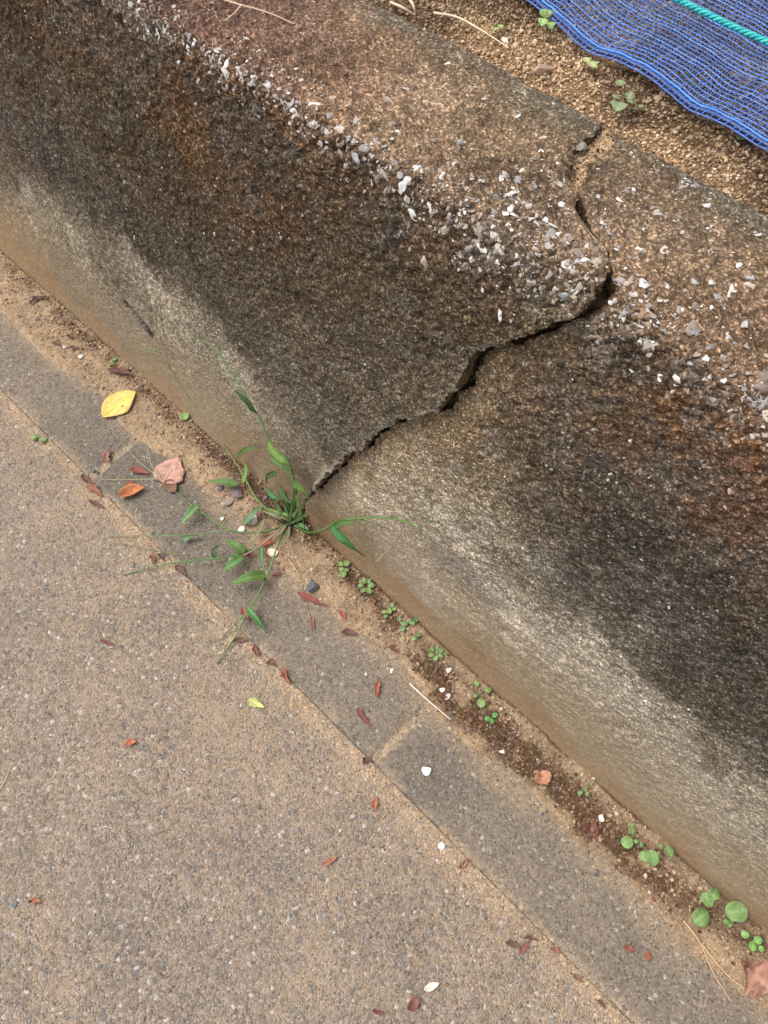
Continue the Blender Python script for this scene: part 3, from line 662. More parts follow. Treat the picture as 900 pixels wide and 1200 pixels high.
def tubes(lines, rad, k=4, flat=1.0, closed=False):
    """lines: list of (m,3) arrays -> one mesh of thin tubes; rad scalar or list of arrays"""
    Vs, Fs = [], []; off = 0
    for li, Pn in enumerate(lines):
        Pn = np.asarray(Pn); m = len(Pn); T_ = np.gradient(Pn, axis=0); T_ /= np.linalg.norm(T_, axis=1)[:, None]+1e-12
        u_ = np.cross(T_, np.array([0, 0, 1.])+0*T_); nn = np.linalg.norm(u_, axis=1)[:, None]; u_ = np.where(nn < 1e-4, np.array([1., 0, 0]), u_/(nn+1e-12)); w2 = np.cross(u_, T_)
        rr = rad[li] if isinstance(rad, list) else np.full(m, rad)
        an = np.arange(k)*2*np.pi/k+np.pi/k
        ring = Pn[:, None]+rr[:, None, None]*(np.cos(an)[None, :, None]*u_[:, None]+flat*np.sin(an)[None, :, None]*w2[:, None])
        Vs.append(ring.reshape(-1, 3)); i = np.arange(m-1)[:, None]*k; j = np.arange(k)[None]; j2 = (j+1) % k
        Fs.append(np.stack([i+j, i+j2, i+k+j2, i+k+j], -1).reshape(-1, 4)+off)
        Fs.append(np.stack([np.array([off, off+a, off+a+1, off+a+1]) for a in range(1, 1)]) if False else np.zeros((0, 4), int)); off += m*k
    return np.concatenate(Vs), [np.concatenate([f for f in Fs if len(f)])]
Lw = al[-1]
net = empty('shade_net', tuple(net_pt(np.array([Lw*.5]), 0.0)[0]))
tag(net, 'blue woven plastic shade net with a wavy hem, lying on the soil behind the wall', 'net')
lines = []; cols = []
na = int(Lw/.006); av = np.linspace(0, Lw, na)
rb = np.concatenate([np.arange(1, 14)*.0064, .0832+np.arange(1, 82)*.0068])
r = np.random.default_rng(90)
for b in rb:
    bb = b+(vn(av*40, b*200)-.5)*.0022; P = net_pt(av, bb); lines.append(P)
    cols.append(np.tile(np.array([.060, .165, .43])*r.uniform(.55, 1.4), (len(P)*4, 1)))
V, Fq = tubes(lines, .00125, 4, .5); cv = np.concatenate(cols)
o = mk('lengthwise_threads', V, Fq, M_NET, col=cv); child(o, net); o['kind'] = 'stuff'
lines = []; cols = []
bmax = rb[-1]; bv = np.linspace(0, bmax, int(bmax/.006))
for i, a in enumerate(np.arange(0, Lw, .0043)):
    aa = a+(vn(bv*60, a*300)-.5)*.004+.0016*np.sin(bv*520+i*3.1); P = net_pt(aa, bv)+np.array([0, 0, .0005]); lines.append(P)
    cols.append(np.tile((np.array([.03, .085, .31]) if i % 3 else np.array([.07, .13, .38]))*r.uniform(.6, 1.4), (len(P)*4, 1)))
V, Fq = tubes(lines, .00060, 4, .5); o = mk('crosswise_threads', V, Fq, M_NET, col=np.concatenate(cols)); child(o, net); o['kind'] = 'stuff'
# hem: thick double band stitched over
hem = [net_pt(av, 0*av+.0005+(vn(av*60, 3)-.5)*.001)+[0, 0, .001], net_pt(av, .0050+0*av)+[0, 0, .0022], net_pt(av, -.0042+(vn(av*50, 9)-.5)*.0015)-[0, 0, .001]]
V, Fq = tubes(hem, [np.full(na, .0034), np.full(na, .0014), np.full(na, .0011)], 6, .7); cc = np.tile((.04, .12, .42), (len(V), 1)); cc[:na*6] = (.010, .030, .12); cc[na*6:na*12] = (.05, .19, .58)
o = mk('hem', V, Fq, M_NET, col=cc); child(o, net)
st_ = []
for a in np.arange(0, Lw, .0088):
    a_ = a+r.normal(0, .0008); q = np.linspace(-.005, .006, 6); P = net_pt(a_+q*.5, q); P[:, 2] += .0034*np.sin(np.linspace(0.1, np.pi-.1, 6)); st_.append(P)
V, Fq = tubes(st_, .0006, 4, .7); o2 = mk('stitching', V, Fq, M_NET, col=np.tile((.03, .14, .55), (len(V), 1))); o2.parent = o; o2['kind'] = 'stuff'
# teal rope: three twisted strands, lying on the net
RP = [G(x, y, ZN+.02) for x, y in ((700, -42), (745, -22), (793, -1), (817, 11), (840, 22), (867, 35), (900, 50), (950, 76), (1010, 110))]
rc = smooth_curve(RP, 700); rl = np.concatenate([[0], np.cumsum(np.linalg.norm(np.diff(rc, axis=0), axis=1))])
T_ = np.gradient(rc, axis=0); T_ /= np.linalg.norm(T_, axis=1)[:, None]; u_ = np.cross(T_, [0, 0, 1.]); u_ /= np.linalg.norm(u_, axis=1)[:, None]; w2 = np.cross(u_, T_)
st3 = [rc+.0018*(np.cos(rl*2*np.pi/.020+k*2*np.pi/3)[:, None]*u_+np.sin(rl*2*np.pi/.020+k*2*np.pi/3)[:, None]*w2) for k in range(3)]
rope = empty('rope', tuple(rc[350])); tag(rope, 'teal twisted plastic rope running over the blue net', 'rope')
for k in range(3):
    V, Fq = tubes([st3[k]], .0019, 8); child(mk('strand', V, Fq, M_ROPE, col=np.tile([(.02, .33, .33), (.015, .28, .30), (.03, .38, .35)][k], (len(V), 1))), rope)

# ================================================================== LEAVES, STRAWS, PEBBLES, PLANTS
def leaf_mesh(P, width, up, fold=.15, cup=0, nw=7, shape='lance', thick=.00035, notch=0, seed=0, wob=.0):
    """P: curve of midrib points; width: max half width; up: normal hint. returns V, F, across (-1..1), along (0..1)"""
    n = 22; C3 = smooth_curve(P, n); T = np.gradient(C3, axis=0); T /= np.linalg.norm(T, axis=1)[:, None]
    up = np.asarray(up, float); Sd = np.cross(T, up+0*T); Sd /= np.linalg.norm(Sd, axis=1)[:, None]; Nn = np.cross(Sd, T)
    a = np.linspace(0, 1, n)
    if shape == 'lance': wd = np.sin(np.pi*a**.75)**.85
    elif shape == 'point': wd = np.clip(np.sin(np.pi*a**.95), 0, 1)**.85
    elif shape == 'blade': wd = np.minimum(1, (a/.12)**.6)*(1-a**2.2)**.8
    elif shape == 'oval': wd = np.sqrt(np.clip(1-(2*a-1)**2, 0, 1))
    elif shape == 'ovate': wd = np.clip(np.sin(np.pi*a**.62), 0, 1)**.7
    else: wd = np.sqrt(np.clip(1-(2*a-1)**2, 0, 1))
    r = np.random.default_rng(seed); wd = wd*width
    wl = wd*(1+wob*(vn(a*7, 0*a, seed=seed)-.5)*2); wr = wd*(1+wob*(vn(a*7, 0*a+9, seed=seed)-.5)*2)
    v = np.linspace(-1, 1, nw)
    W = np.where(v[None] < 0, wl[:, None], wr[:, None])*v[None]
    lift = fold*np.abs(W)+cup*(W**2)/max(width, 1e-6)+(fbm(a[:, None]*3+0*v, v[None]*1.5+0*a[:, None], 0, 1.5, 2, seed)-.5)*width*wob*1.5
    Vt = C3[:, None]+W[..., None]*Sd[:, None]+lift[..., None]*Nn[:, None]
    top = Vt; bot = Vt-Nn[:, None]*thick
    V = np.concatenate([top.reshape(-1, 3), bot.reshape(-1, 3)]); f1 = gridf(n, nw); f2 = gridf(n, nw, n*nw)[:, ::-1]
    ring = [i for i in range(nw)]+[k*nw+nw-1 for k in range(1, n)]+[(n-1)*nw+i for i in range(nw-2, -1, -1)]+[k*nw for k in range(n-2, 0, -1)]
    ring = np.array(ring); r2 = np.roll(ring, -1); f3 = np.stack([ring, r2, r2+n*nw, ring+n*nw], 1)
    A = np.repeat(a, nw); B = np.tile(v, n)
    return V, np.concatenate([f1, f2, f3]), np.concatenate([B, B]), np.concatenate([A, A])
def gz(x, y):                           # height of whatever ground is at (x, y)
    x_ = np.array([x]); y_ = np.array([y])
    if y > .3: return float(soil_z(x_, y_)[0])
    if y > .1: return HT
    if y < Y_SEAM: return float(asphalt_z(x_, y_)[0])
    if y > dirt_b(x_)[0]-.01: return max(float(dirt_z(x_, y_)[0]), .001)
    return .002
def gp(px, py, lift=0.0):
    P = G(px, py, 0); z = gz(P[0], P[1])+lift; return G(px, py, z)
def tp(px, py, lift=0.0): return G(px, py, HT+.001+lift)
def sp_(px, py, lift=0.0):
    P = G(px, py, HT-.016); return G(px, py, gz(P[0], max(P[1], .32))+lift)
def flat_leaf(name, a, b, wpx, base, label, cat='leaf', group='fallen leaves on the pavement', shape='lance', vein=None, curl=.004, fold=.25, wob=.2, proj=gp, seed=0, tip=None, stem=None, mat=None, cup=0, spots=0, bend=0):
    A, B = np.array(a, float), np.array(b, float); nrm = np.array([-(B-A)[1], (B-A)[0]]); nrm = nrm/(np.linalg.norm(nrm)+1e-9)
    Mi = (A+B)/2; hw = np.linalg.norm(proj(*(Mi+nrm*wpx/2))-proj(*(Mi-nrm*wpx/2)))/2*1.08
    pts = []
    for k in np.linspace(0, 1, 5):
        q = A+(B-A)*k+nrm*bend*math.sin(math.pi*k); pts.append(proj(q[0], q[1], .0032+curl*(abs(k-.5)*2)**2))
    V, Fm, b_, a_ = leaf_mesh(pts, hw, (0, 0, 1), fold, cup, 9, shape, seed=seed, wob=wob)
    base = np.array(base); c = np.tile(base, (len(V), 1)); nz_ = fbm(a_*3, b_*2, 0, 2.5, 3, seed)-.5; c = c*(1+1.0*nz_)[:, None]
    vv = np.minimum(np.abs(b_)*6, 1)
    ribs = np.abs(((a_+.25*np.abs(b_))*7) % 1-.5)*2; c = c*(1-.12*(1-np.minimum(ribs*3, 1)))[:, None]
    if vein is not None: c = c*vv[:, None]+np.array(vein)*(1-vv[:, None])
    if tip is not None: c = mix(c, tip, sm(.6, 1, np.maximum(np.abs(b_), a_))*.7)
    if spots: c = mix(c, base*.35, sm(.6, .72, vn(a_*9, b_*5, seed=seed+4))*spots)
    o = mk(name, V, Fm, mat or M_LEAF, col=c)
    if stem or wpx > 15:
        root = empty(name, tuple(float(v) for v in V[:len(V)//2].mean(0))); o.name = 'blade'; child(o, root)
        sp = np.array([p+np.array([0, 0, .0005]) for p in pts]); 
        if stem: s0 = [proj(q[0], q[1], .0015+.002) for q in stem]; sp = np.concatenate([s0, sp])
        sp = smooth_curve(sp, 30); V2, F2 = tubes([sp], [np.linspace(.0007, .00025, 30)], 6)
        child(mk('midrib', V2, F2, mat or M_LEAF, col=np.tile(np.array(vein if vein is not None else base*1.15), (len(V2), 1))), root)
        tag(root, label, cat, group); return root
    center(o); tag(o, label, cat, group); return o

RED = (.14, .058, .045); ORG = (.38, .15, .06); BRN = (.15, .065, .04); PNK = (.40, .235, .18); YEL = (.55, .44, .14)
G1 = 'fallen leaves on the pavement'; G2 = 'dry red leaf fragments'
flat_leaf('fallen_leaf', (120, 489), (159, 459), 25, YEL, 'bright yellow pointed leaf lying on the kerb by the dirt edge', shape='point', vein=(.70, .53, .12), tip=(.48, .30, .09), curl=.004, fold=.15, seed=11, spots=0, wob=.06, group=G1)
flat_leaf('fallen_leaf', (191, 566), (211, 537), 31, PNK, 'pale pinkish brown round leaf left of the grass tuft', shape='ovate', vein=(.48, .31, .23), curl=.003, fold=.08, seed=12, wob=.07, stem=[(186, 571)], spots=.3, group=G1)
flat_leaf('fallen_leaf', (140, 583), (170, 571), 12, ORG, 'bright orange curled leaf on the kerb below the pink leaf', curl=.006, fold=.8, seed=13, group=G1)
flat_leaf('fallen_leaf', (149, 574), (153, 563), 6, (.30, .07, .035), 'small red scrap behind the bright orange leaf', seed=14, group=G1)
flat_leaf('fallen_leaf', (205, 576), (194, 563), 13, (.17, .085, .06), 'brown leaf peeping from under the pink leaf', shape='oval', seed=15, group=G1)
flat_leaf('fallen_leaf', (290, 820), (310, 829), 9, (.40, .43, .14), 'small yellow green leaf alone on the asphalt', seed=16, vein=(.5, .5, .25), group=G1, curl=.003)
flat_leaf('fallen_leaf', (873, 1133), (904, 1160), 36, (.30, .155, .11), 'large brown lobed leaf at the lower right end of the dirt strip', shape='oval', vein=(.40, .24, .17), wob=.5, curl=.008, fold=.1, seed=17, group=G1, spots=.3)
flat_leaf('fallen_leaf', (497, 1160), (515, 1152), 9, (.62, .54, .42), 'cream white dry leaf on the asphalt near the bottom', seed=18, group=G1, curl=.003)
flat_leaf('fallen_leaf', (478, 1184), (491, 1169), 12, (.15, .065, .045), 'dark brown leaf below the cream leaf', shape='oval', seed=19, group=G1)
flat_leaf('fallen_leaf', (665, 234), (662, 209), 12, (.27, .15, .12), 'dusty pink brown leaf stuck in the crack on top of the wall', shape='lance', proj=tp, seed=20, curl=.004, fold=.5, vein=(.2, .1, .08), group=G1)
flat_leaf('fallen_leaf', (628, 917), (645, 905), 15, (.36, .18, .11), 'orange brown crumpled leaf on dark soil beside the wall', shape='oval', seed=21, wob=.5, curl=.006, group=G1)
flat_leaf('fallen_leaf', (685, 968), (702, 976), 14, (.13, .05, .04), 'dark maroon leaf half buried near the white pebble', shape='oval', seed=22, wob=.4, group=G1)
reds = [((125, 433), (157, 440), 7, RED, 'long red curled leaf by the wall foot above the yellow leaf'),
        ((35, 357), (53, 347), 5, (.08, .03, .025), 'dark maroon curled leaf by the wall foot at far left'),
        ((78, 394), (86, 394), 5, RED, 'tiny red scrap on the dirt near the left frame edge'),
        ((61, 403), (72, 406), 4, RED, 'small red scrap at the dirt edge left of a white stone'),
        ((81, 408), (92, 407), 4, BRN, 'small brown scrap right of a white stone on the dirt'),
        ((151, 551), (175, 555), 8, (.24, .06, .045), 'red leaf between the yellow leaf and the orange leaf'),
        ((127, 542), (128, 526), 7, (.27, .12, .07), 'reddish brown leaf standing on the sandy kerb joint'),
        ((95, 556), (107, 568), 8, BRN, 'brown leaf on the asphalt seam left of the orange leaf'),
        ((100, 570), (119, 582), 9, (.28, .11, .06), 'rust coloured leaf on the asphalt seam below the brown one'),
        ((103, 586), (122, 596), 6, RED, 'thin red leaf on the seam pointing down right'),
        ((176, 650), (179, 662), 7, (.20, .08, .05), 'rusty leaf on the seam where the grass runner crosses'),
        ((184, 650), (192, 657), 7, (.10, .06, .05), 'dark scrap on the seam beside the rusty leaf'),
        ((205, 663), (218, 675), 10, (.12, .06, .05), 'dark brown leaf on the seam below the grass runner'),
        ((348, 693), (384, 710), 7, (.24, .06, .04), 'longest red leaf, on the dirt below the dark round stone'),
        ((396, 716), (404, 727), 6, (.30, .07, .045), 'red scrap just right below the longest red leaf'),
        ((400, 741), (419, 744), 7, RED, 'red leaf lying level at the dirt edge'),
        ((444, 796), (441, 818), 7, (.27, .07, .045), 'upright red leaf on the kerb left of the white stick'),
        ((418, 828), (436, 852), 6, (.17, .04, .04), 'forked dark red leaf on the kerb left of the joint'),
        ((283, 712), (292, 728), 8, (.32, .08, .05), 'red leaf under the lowest grass blade'),
        ((272, 752), (291, 750), 7, RED, 'red leaf on the seam under the lower grass runner'),
        ((299, 754), (305, 770), 7, (.16, .06, .045), 'brown red leaf standing on the seam'),
        ((312, 777), (324, 779), 7, BRN, 'brown leaf on the seam above the upright red one'),
        ((331, 781), (340, 802), 8, (.27, .08, .055), 'red leaf angled on the sandy seam'),
        ((117, 750), (134, 758), 5, (.20, .055, .05), 'small star like red scrap out on the asphalt at left'),
        ((147, 875), (160, 869), 8, (.45, .13, .06), 'orange red scrap on the left half of the asphalt'),
        ((440, 950), (442, 933), 8, (.36, .12, .06), 'orange leaf upright on the asphalt seam below the joint'),
        ((425, 895), (436, 889), 8, (.12, .045, .04), 'dark maroon scrap on the seam below the kerb joint'),
        ((376, 1013), (396, 1002), 6, (.38, .14, .08), 'pale orange leaf fragment in the middle of the asphalt'),
        ((33, 1058), (48, 1056), 9, (.33, .14, .07), 'rusty crumb leaf near the left frame edge on asphalt'),
        ((436, 1184), (452, 1187), 7, (.16, .05, .045), 'dark red leaf at the bottom edge of the asphalt'),
        ((538, 1018), (549, 1006), 8, (.22, .09, .05), 'brown bud scale on the seam with two needles'),
        ((592, 1104), (610, 1110), 7, RED, 'dark red leaf left of a pair on the lower seam'),
        ((608, 1118), (622, 1100), 6, (.22, .07, .05), 'red leaf crossing its neighbour on the lower seam'),
        ((613, 1099), (632, 1103), 5, BRN, 'thin brown leaf topmost of three on the lower seam'),
        ((644, 1112), (656, 1118), 7, (.28, .12, .07), 'rust scrap on the lower seam right of the red pair'),
        ((700, 1172), (709, 1182), 6, (.13, .06, .04), 'dark scrap on the seam near the bottom frame edge'),
        ((672, 1142), (684, 1151), 7, (.22, .11, .07), 'dull brown scrap on sand of the lower seam'),
        ((730, 1110), (744, 1114), 9, (.24, .08, .05), 'red brown scrap on the kerb left of a round red pebble'),
        ((455, 758), (468, 766), 8, (.15, .05, .04), 'dark red folded leaf in wet soil above the white stick'),
        ((300, 596), (306, 610), 6, (.26, .08, .05), 'red leaf under the middle of the grass tuft'),
        ((312, 604), (308, 590), 5, (.2, .06, .04), 'thin red leaf upright inside the grass tuft'),
        ((305, 640), (322, 634), 9, (.42, .13, .05), 'orange scrap just above the cream stone in the grass'),
        ((288, 646), (298, 652), 8, (.28, .09, .06), 'dull red leaf left of the cream stone in the grass'),
        ((318, 676), (330, 668), 6, (.22, .07, .05), 'reddish scrap between grass tuft and dark round stone'),
        ((365, 722), (366, 740), 4, (.25, .09, .06), 'narrow faded red leaf at the kerb below the longest red leaf')]
for i, (a, b, wpx, cc, lab) in enumerate(reds):
    cc = tuple(.8*v+.2*.10 for v in cc); flat_leaf('dry_leaf', a, b, wpx*.8, cc, lab, group=G2, seed=100+i, curl=.004, fold=.7, wob=.45, bend=random.uniform(-2.5, 2.5))
# straws and twigs
def straw(name, pts, rad, col_, label, group='dry straws', proj=gp, cat='straw', lift=.002):
    L_ = [smooth_curve([proj(x, y, lift+h) for x, y, h in line], 30) for line in pts]
    V, Fq = tubes(L_, [np.linspace(rad, rad*.5, 30) for _ in L_], 6)
    o = center(mk(name, V, Fq, M_STRAW, col=np.tile(col_, (len(V), 1))*(1+.2*(vn(V[:, 0]*300, V[:, 1]*300)-.5))[:, None])); return tag(o, label, cat, group)
STR = (.50, .38, .24)
straw('stick', [[(480, 801, .003), (503, 822, .002), (528, 843, .001)]], .0018, (.58, .52, .44), 'straight pale bare stick at the dirt edge above the kerb joint', None, cat='stick')
straw('dry_straw', [[(338, 655, 0), (347, 668, .004), (355, 681, 0)]], .0009, STR, 'short pale straw left of the dark round stone')
straw('pine_needle', [[(801, 1079, 0), (820, 1104, .004), (836, 1140, .003), (857, 1174, 0)], [(822, 1106, .003), (850, 1140, .002), (872, 1158, .002), (896, 1172, 0)]], .0012, (.52, .34, .21), 'forked brown pine needle pair at the lower right of the kerb', cat='pine needle')
straw('grass_seed_stalk', [[(190, 561, .004), (165, 543, .006), (146, 522, .003)], [(190, 562, .004), (178, 545, .01), (173, 526, .008)], [(186, 561, .004), (150, 562, .003), (118, 562, .002)]], .0009, (.33, .33, .17), 'pale three fingered grass stalk beside the pink leaf', cat='grass stalk')
straw('dry_straw', [[(0, 925, 0), (6, 914, .002), (11, 903, 0)]], .0008, STR, 'pale straw at the left frame edge on the asphalt')
straw('dry_straw', [[(503, 1008, 0), (518, 1022, .003), (531, 1036, 0)]], .0007, (.38, .24, .15), 'thin brown straw on the asphalt near the lower seam')
straw('dry_straw', [[(100, 878, 0), (122, 864, .002)]], .0006, STR, 'tiny pale straw left of the orange red scrap')
straw('dry_straw', [[(536, 1024, 0), (542, 1010, .003)], [(536, 1024, 0), (549, 1008, .003)]], .0007, STR, 'pair of short needles crossing on the seam')
straw('dry_straw', [[(447, 960, 0), (462, 942, .003)]], .0008, (.40, .26, .17), 'short brown straw beside the upright orange leaf')
straw('dry_straw', [[(302, 568, .004), (308, 558, .01), (315, 548, .014)]], .0010, (.45, .27, .17), 'pinkish dry straw leaning in the left of the grass tuft')
straw('dry_stalk', [[(250, -4, 0), (280, 5, .004), (315, 15, .003), (345, 28, 0)], [(283, 6, .003), (274, 16, .002), (262, 25, 0)]], .0011, (.52, .38, .27), 'thin dry forked stalk lying on the top of the wall', None, tp, 'stalk')
straw('dry_stalk', [[(508, 15, .004), (535, 20, .008), (560, 33, .008), (596, 56, .003)]], .0017, (.58, .46, .31), 'long pale dry stalk on the soil behind the wall', None, sp_, 'stalk')
straw('dry_straw', [[(458, 3, .004), (472, 9, .01), (486, 18, .004)], [(478, -4, .005), (484, 6, .01), (487, 17, .004)]], .0022, (.50, .38, .25), 'pale straw bundle at the top where wall meets soil', 'dry straws', sp_)
straw('dry_straw', [[(441, 658, .0), (452, 647, 0), (462, 637, 0)]], .0007, STR, 'fine straw leaning on the pale wall foot right of the crack', proj=lambda x, y, l=0: on_face(x, y, .010))
# pebbles
def pebble(px, py, rp, cc, label, proj=gp, flat=.42, el=1.0, seed=0, group='pebbles lying on the ground', cat='pebble', sink=.3):
    P = proj(px, py); d_ = np.linalg.norm(P-CAM); rr = rp*d_/_f
    r = np.random.default_rng(seed+900); v = ICO3[0].copy(); el = el*r.uniform(.85, 1.3)
    for c_ in range(9):
        dd = r.normal(size=3); dd /= np.linalg.norm(dd); h = v@dd; v = v-np.maximum(h-r.uniform(.40, .8), 0)[:, None]*dd
    v = v*(1+.10*(vn(v[:, 0]*2+seed, v[:, 1]*2, v[:, 2]*2)-.5))[:, None]*np.array([rr*el, rr/el, rr*flat]); a = r.uniform(0, 6.28)
    v = v@np.array([[math.cos(a), math.sin(a), 0], [-math.sin(a), math.cos(a), 0], [0, 0, 1]])+P+np.array([0, 0, rr*flat*(1-sink)])
    o = center(mk('pebble', v, ICO3[1], M_STONE, col=np.tile(cc, (len(v), 1))*(1+.3*(vn(v[:, 0]*200, v[:, 1]*200, v[:, 2]*200)-.5))[:, None], smooth=False)); return tag(o, label, cat, group)
W_ = (.62, .59, .54)
for i, a in enumerate([
    (298, 609, 7, W_, 'larger white stone in the middle of the grass tuft'), (318, 649, 7.5, (.72, .60, .44), 'cream stone at the lower edge of the grass tuft'),
    (283, 621, 5, W_, 'small white stone left in the grass tuft'), (366, 686, 9, (.085, .085, .095), 'dark grey round stone on the dirt below the grass tuft'),
    (499, 903, 6, (.75, .74, .72), 'bright white stone alone on the kerb below the joint'), (526, 786, 4.5, W_, 'white stone in dark soil close to the wall foot'),
    (518, 809, 3.5, W_, 'tiny white stone right of the white stick top'), (525, 817, 4, (.45, .43, .4), 'grey white stone beside the white stick'),
    (588, 881, 3.6, W_, 'tiny white stone on dark soil left of the orange brown leaf'), (705, 958, 4, (.75, .73, .68), 'white stone on dark soil near the round leaved seedlings'),
    (688, 930, 2.6, (.65, .5, .36), 'tiny cream stone beside tiny sprout on dark soil'), (96, 419, 3.5, W_, 'white stone at the dirt edge above the yellow leaf'),
    (75, 407, 2.6, W_, 'tiny white stone between two red scraps at left'), (257, 573, 6, (.20, .19, .19), 'grey pebble left of the grass tuft'),
    (271, 566, 7, (.22, .16, .15), 'purplish grey pebble topmost in the left of the tuft'), (279, 577, 9, (.17, .12, .125), 'largest purplish pebble under the left grass blades'),
    (268, 588, 6, (.24, .20, .15), 'brownish pebble lowest of the pebbles in the tuft'), (517, 991, 5, (.48, .49, .52), 'pale grey stone on the asphalt seam below the white kerb stone'),
    (758, 1119, 4.5, (.30, .10, .055), 'round red clay pebble on the kerb at lower right'), (766, 1045, 0.1, W_, '')][:-1]):
    pebble(*a[:4], a[4], seed=i)
pebble(459, 786, 3, W_, 'tiny white stone on the dirt edge above the white stick', seed=40)
pebble(429, 790, 2.5, W_, 'tiny white stone on the kerb above the upright red leaf', seed=41)
pebble(261, 600+8, 2.6, W_, 'tiny white stone left of the grass tuft on sand', seed=42)
pebble(637, 87, 8.5, (.36, .25, .17), 'brown angular stone on the soil by the wall back edge', sp_, .8, 1.3, seed=43)
pebble(747, 85, 4.5, (.40, .26, .17), 'round brown clod by the blue net hem', sp_, .9, seed=44)
pebble(592, 52, 4, (.62, .56, .46), 'pale stone at the end of the long dry stalk', sp_, .8, seed=45)
pebble(678, 172, 8, (.20, .19, .145), 'greenish grey stone lodged beside the crack on the wall top', tp, .5, seed=46, sink=.75, group=None)
pebble(603, 57, 4.5, (.50, .38, .24), 'tan clod right of the long dry stalk', sp_, .8, seed=47)

# small seedlings
def sprig(name, centre, leaves, label, group, cat='seedling', base=(.165, .25, .085), proj=gp, hgt=.006, shape='oval', cup=.2):
    P0 = proj(*centre); root = empty(name, tuple(float(v) for v in P0)); tag(root, label, cat, group); stems = []
    for i, (x, y, rp, ang) in enumerate(leaves):
        # leaf centre, half length px, direction angle (deg, image) of its tip
        q = np.array([math.cos(math.radians(ang)), -math.sin(math.radians(ang))])*rp; h = hgt*random.uniform(.7, 1.3)
        A = proj(x-q[0], y-q[1], h); M_ = proj(x, y, h*1.12); B = proj(x+q[0], y+q[1], h*1.0)
        hw = np.linalg.norm(B-A)/2*random.uniform(.82, .98)
        V, Fm, b_, a_ = leaf_mesh([A, M_, B], hw, (0, 0, 1), .05, cup, 7, shape, seed=int(x*7+y), wob=.08)
        c = np.tile(np.array(base)*random.uniform(.8, 1.2), (len(V), 1)); vv = sm(0, .18, np.abs(b_))
        c = mix(np.array(base)*1.35, c, vv); c = c*(1+.35*(fbm(a_*2, b_, 0, 3, 2, i)-.5))[:, None]
        child(mk('leaf', V, Fm, M_GREEN, col=c), root)
        s_ = smooth_curve([P0-np.array([0, 0, .001]), (P0+A)/2+np.array([0, 0, h*.4]), A], 8); stems.append(s_)
    for s_ in stems:
        V, Fq = tubes([s_], .0006, 5); child(mk('stem', V, Fq, M_GREEN, col=np.tile((.22, .17, .08), (len(V), 1))), root)
    return root
GS = 'tiny seedlings along the wall foot'
def ros(cx, cy, rad, n, rp, ph=0):
    return [(cx+rad*math.cos(ph+i*2*math.pi/n), cy-rad*math.sin(ph+i*2*math.pi/n), rp*random.uniform(.8, 1.15), math.degrees(ph+i*2*math.pi/n)) for i in range(n)]
sprig('clover_seedling', (403, 667), [(399, 661, 3.2, 150), (406, 660, 3.6, 60), (400, 667, 3, 190), (406, 668, 3, 0), (402, 673, 4, 250)], 'topmost little seedling below the long right grass blade', GS)
sprig('clover_seedling', (429, 686), ros(429, 686, 6, 6, 3.4)+[(433, 693, 3, 300)], 'second seedling down, a dense green rosette at the wall foot', GS)
sprig('clover_seedling', (457, 715), [(450, 717, 3, 180), (456, 716, 3.4, 90), (459, 709, 3.2, 90), (462, 713, 3, 20), (452, 722, 2.6, 230)], 'third seedling down, loose sprig touching the wall', GS)
sprig('clover_seedling', (480, 732), [(468, 726, 2.6, 160), (474, 731, 4, 200), (483, 729, 3.4, 60), (487, 727, 2.6, 20), (472, 737, 3.2, 230)], 'fourth seedling down, dull green flat sprig', GS, base=(.12, .22, .09))
sprig('clover_seedling', (488, 746), [(485, 748, 3, 200), (490, 744, 3, 30)], 'smallest pair of seed leaves above the bright rosette', GS)
sprig('clover_seedling', (511, 765), ros(511, 765, 6, 6, 3.8, .4)+[(511, 764, 3.2, 100), (523, 766, 2.6, 0)], 'bright full rosette above a white stone at wall foot', GS)
sprig('clover_seedling', (566, 812), [(558, 801, 4, 120), (572, 808, 4, 20), (564, 824, 5.2, 250), (557, 815, 3, 190)], 'pale leaved seedling to the right of the white stick', GS, base=(.19, .28, .10))
sprig('clover_seedling', (577, 841), [(571, 842, 3.4, 190), (580, 838, 3.6, 30), (576, 845, 3.2, 280)], 'dark green seedling below the pale leaved one', GS, base=(.09, .22, .07))
sprig('clover_seedling', (684, 928), [(680, 929, 3, 190), (686, 925, 2.6, 60), (693, 918, 2.4, 60), (688, 931, 2.4, 320)], 'faint sprout in dark soil above a white stone', GS, base=(.16, .25, .09))
sprig('clover_seedling', (217, 489), [(216, 488, 4.2, 100)], 'single round seed leaf near the wall foot at left', GS)
sprig('clover_seedling', (131, 424), [(131, 426, 3, 200), (134, 421, 2.4, 60)], 'speck of green beside the long red leaf', GS, base=(.14, .24, .08))
sprig('clover_seedling', (44, 512), [(40, 512, 4, 180), (50, 515, 4, 340)], 'small green sprout in the asphalt seam at left', GS)
GR = 'round leaved seedlings at lower right'
BG = (.16, .26, .09)
sprig('round_leaved_seedling', (745, 985), [(735, 987, 7, 200), (741, 974, 4.2, 90), (740, 967, 3.2, 90), (746, 986, 3, 0), (752, 990, 3, 330)], 'upper seedling with one big round leaf and tiny ones above', GR, base=BG, hgt=.012)
sprig('round_leaved_seedling', (770, 997), [(756, 1003, 7, 190), (765, 1005, 10, 290), (774, 991, 3.6, 100), (784, 998, 7.4, 300)], 'middle seedling with overlapping bright double leaf', GR, base=BG, hgt=.014)
sprig('round_leaved_seedling', (842, 1064), [(837, 1048, 7, 60), (829, 1054, 9.5, 130), (821, 1075, 10.5, 215), (863, 1068, 13, 10)], 'largest seedling with four broad round leaves on stalks', GR, base=BG, hgt=.018)
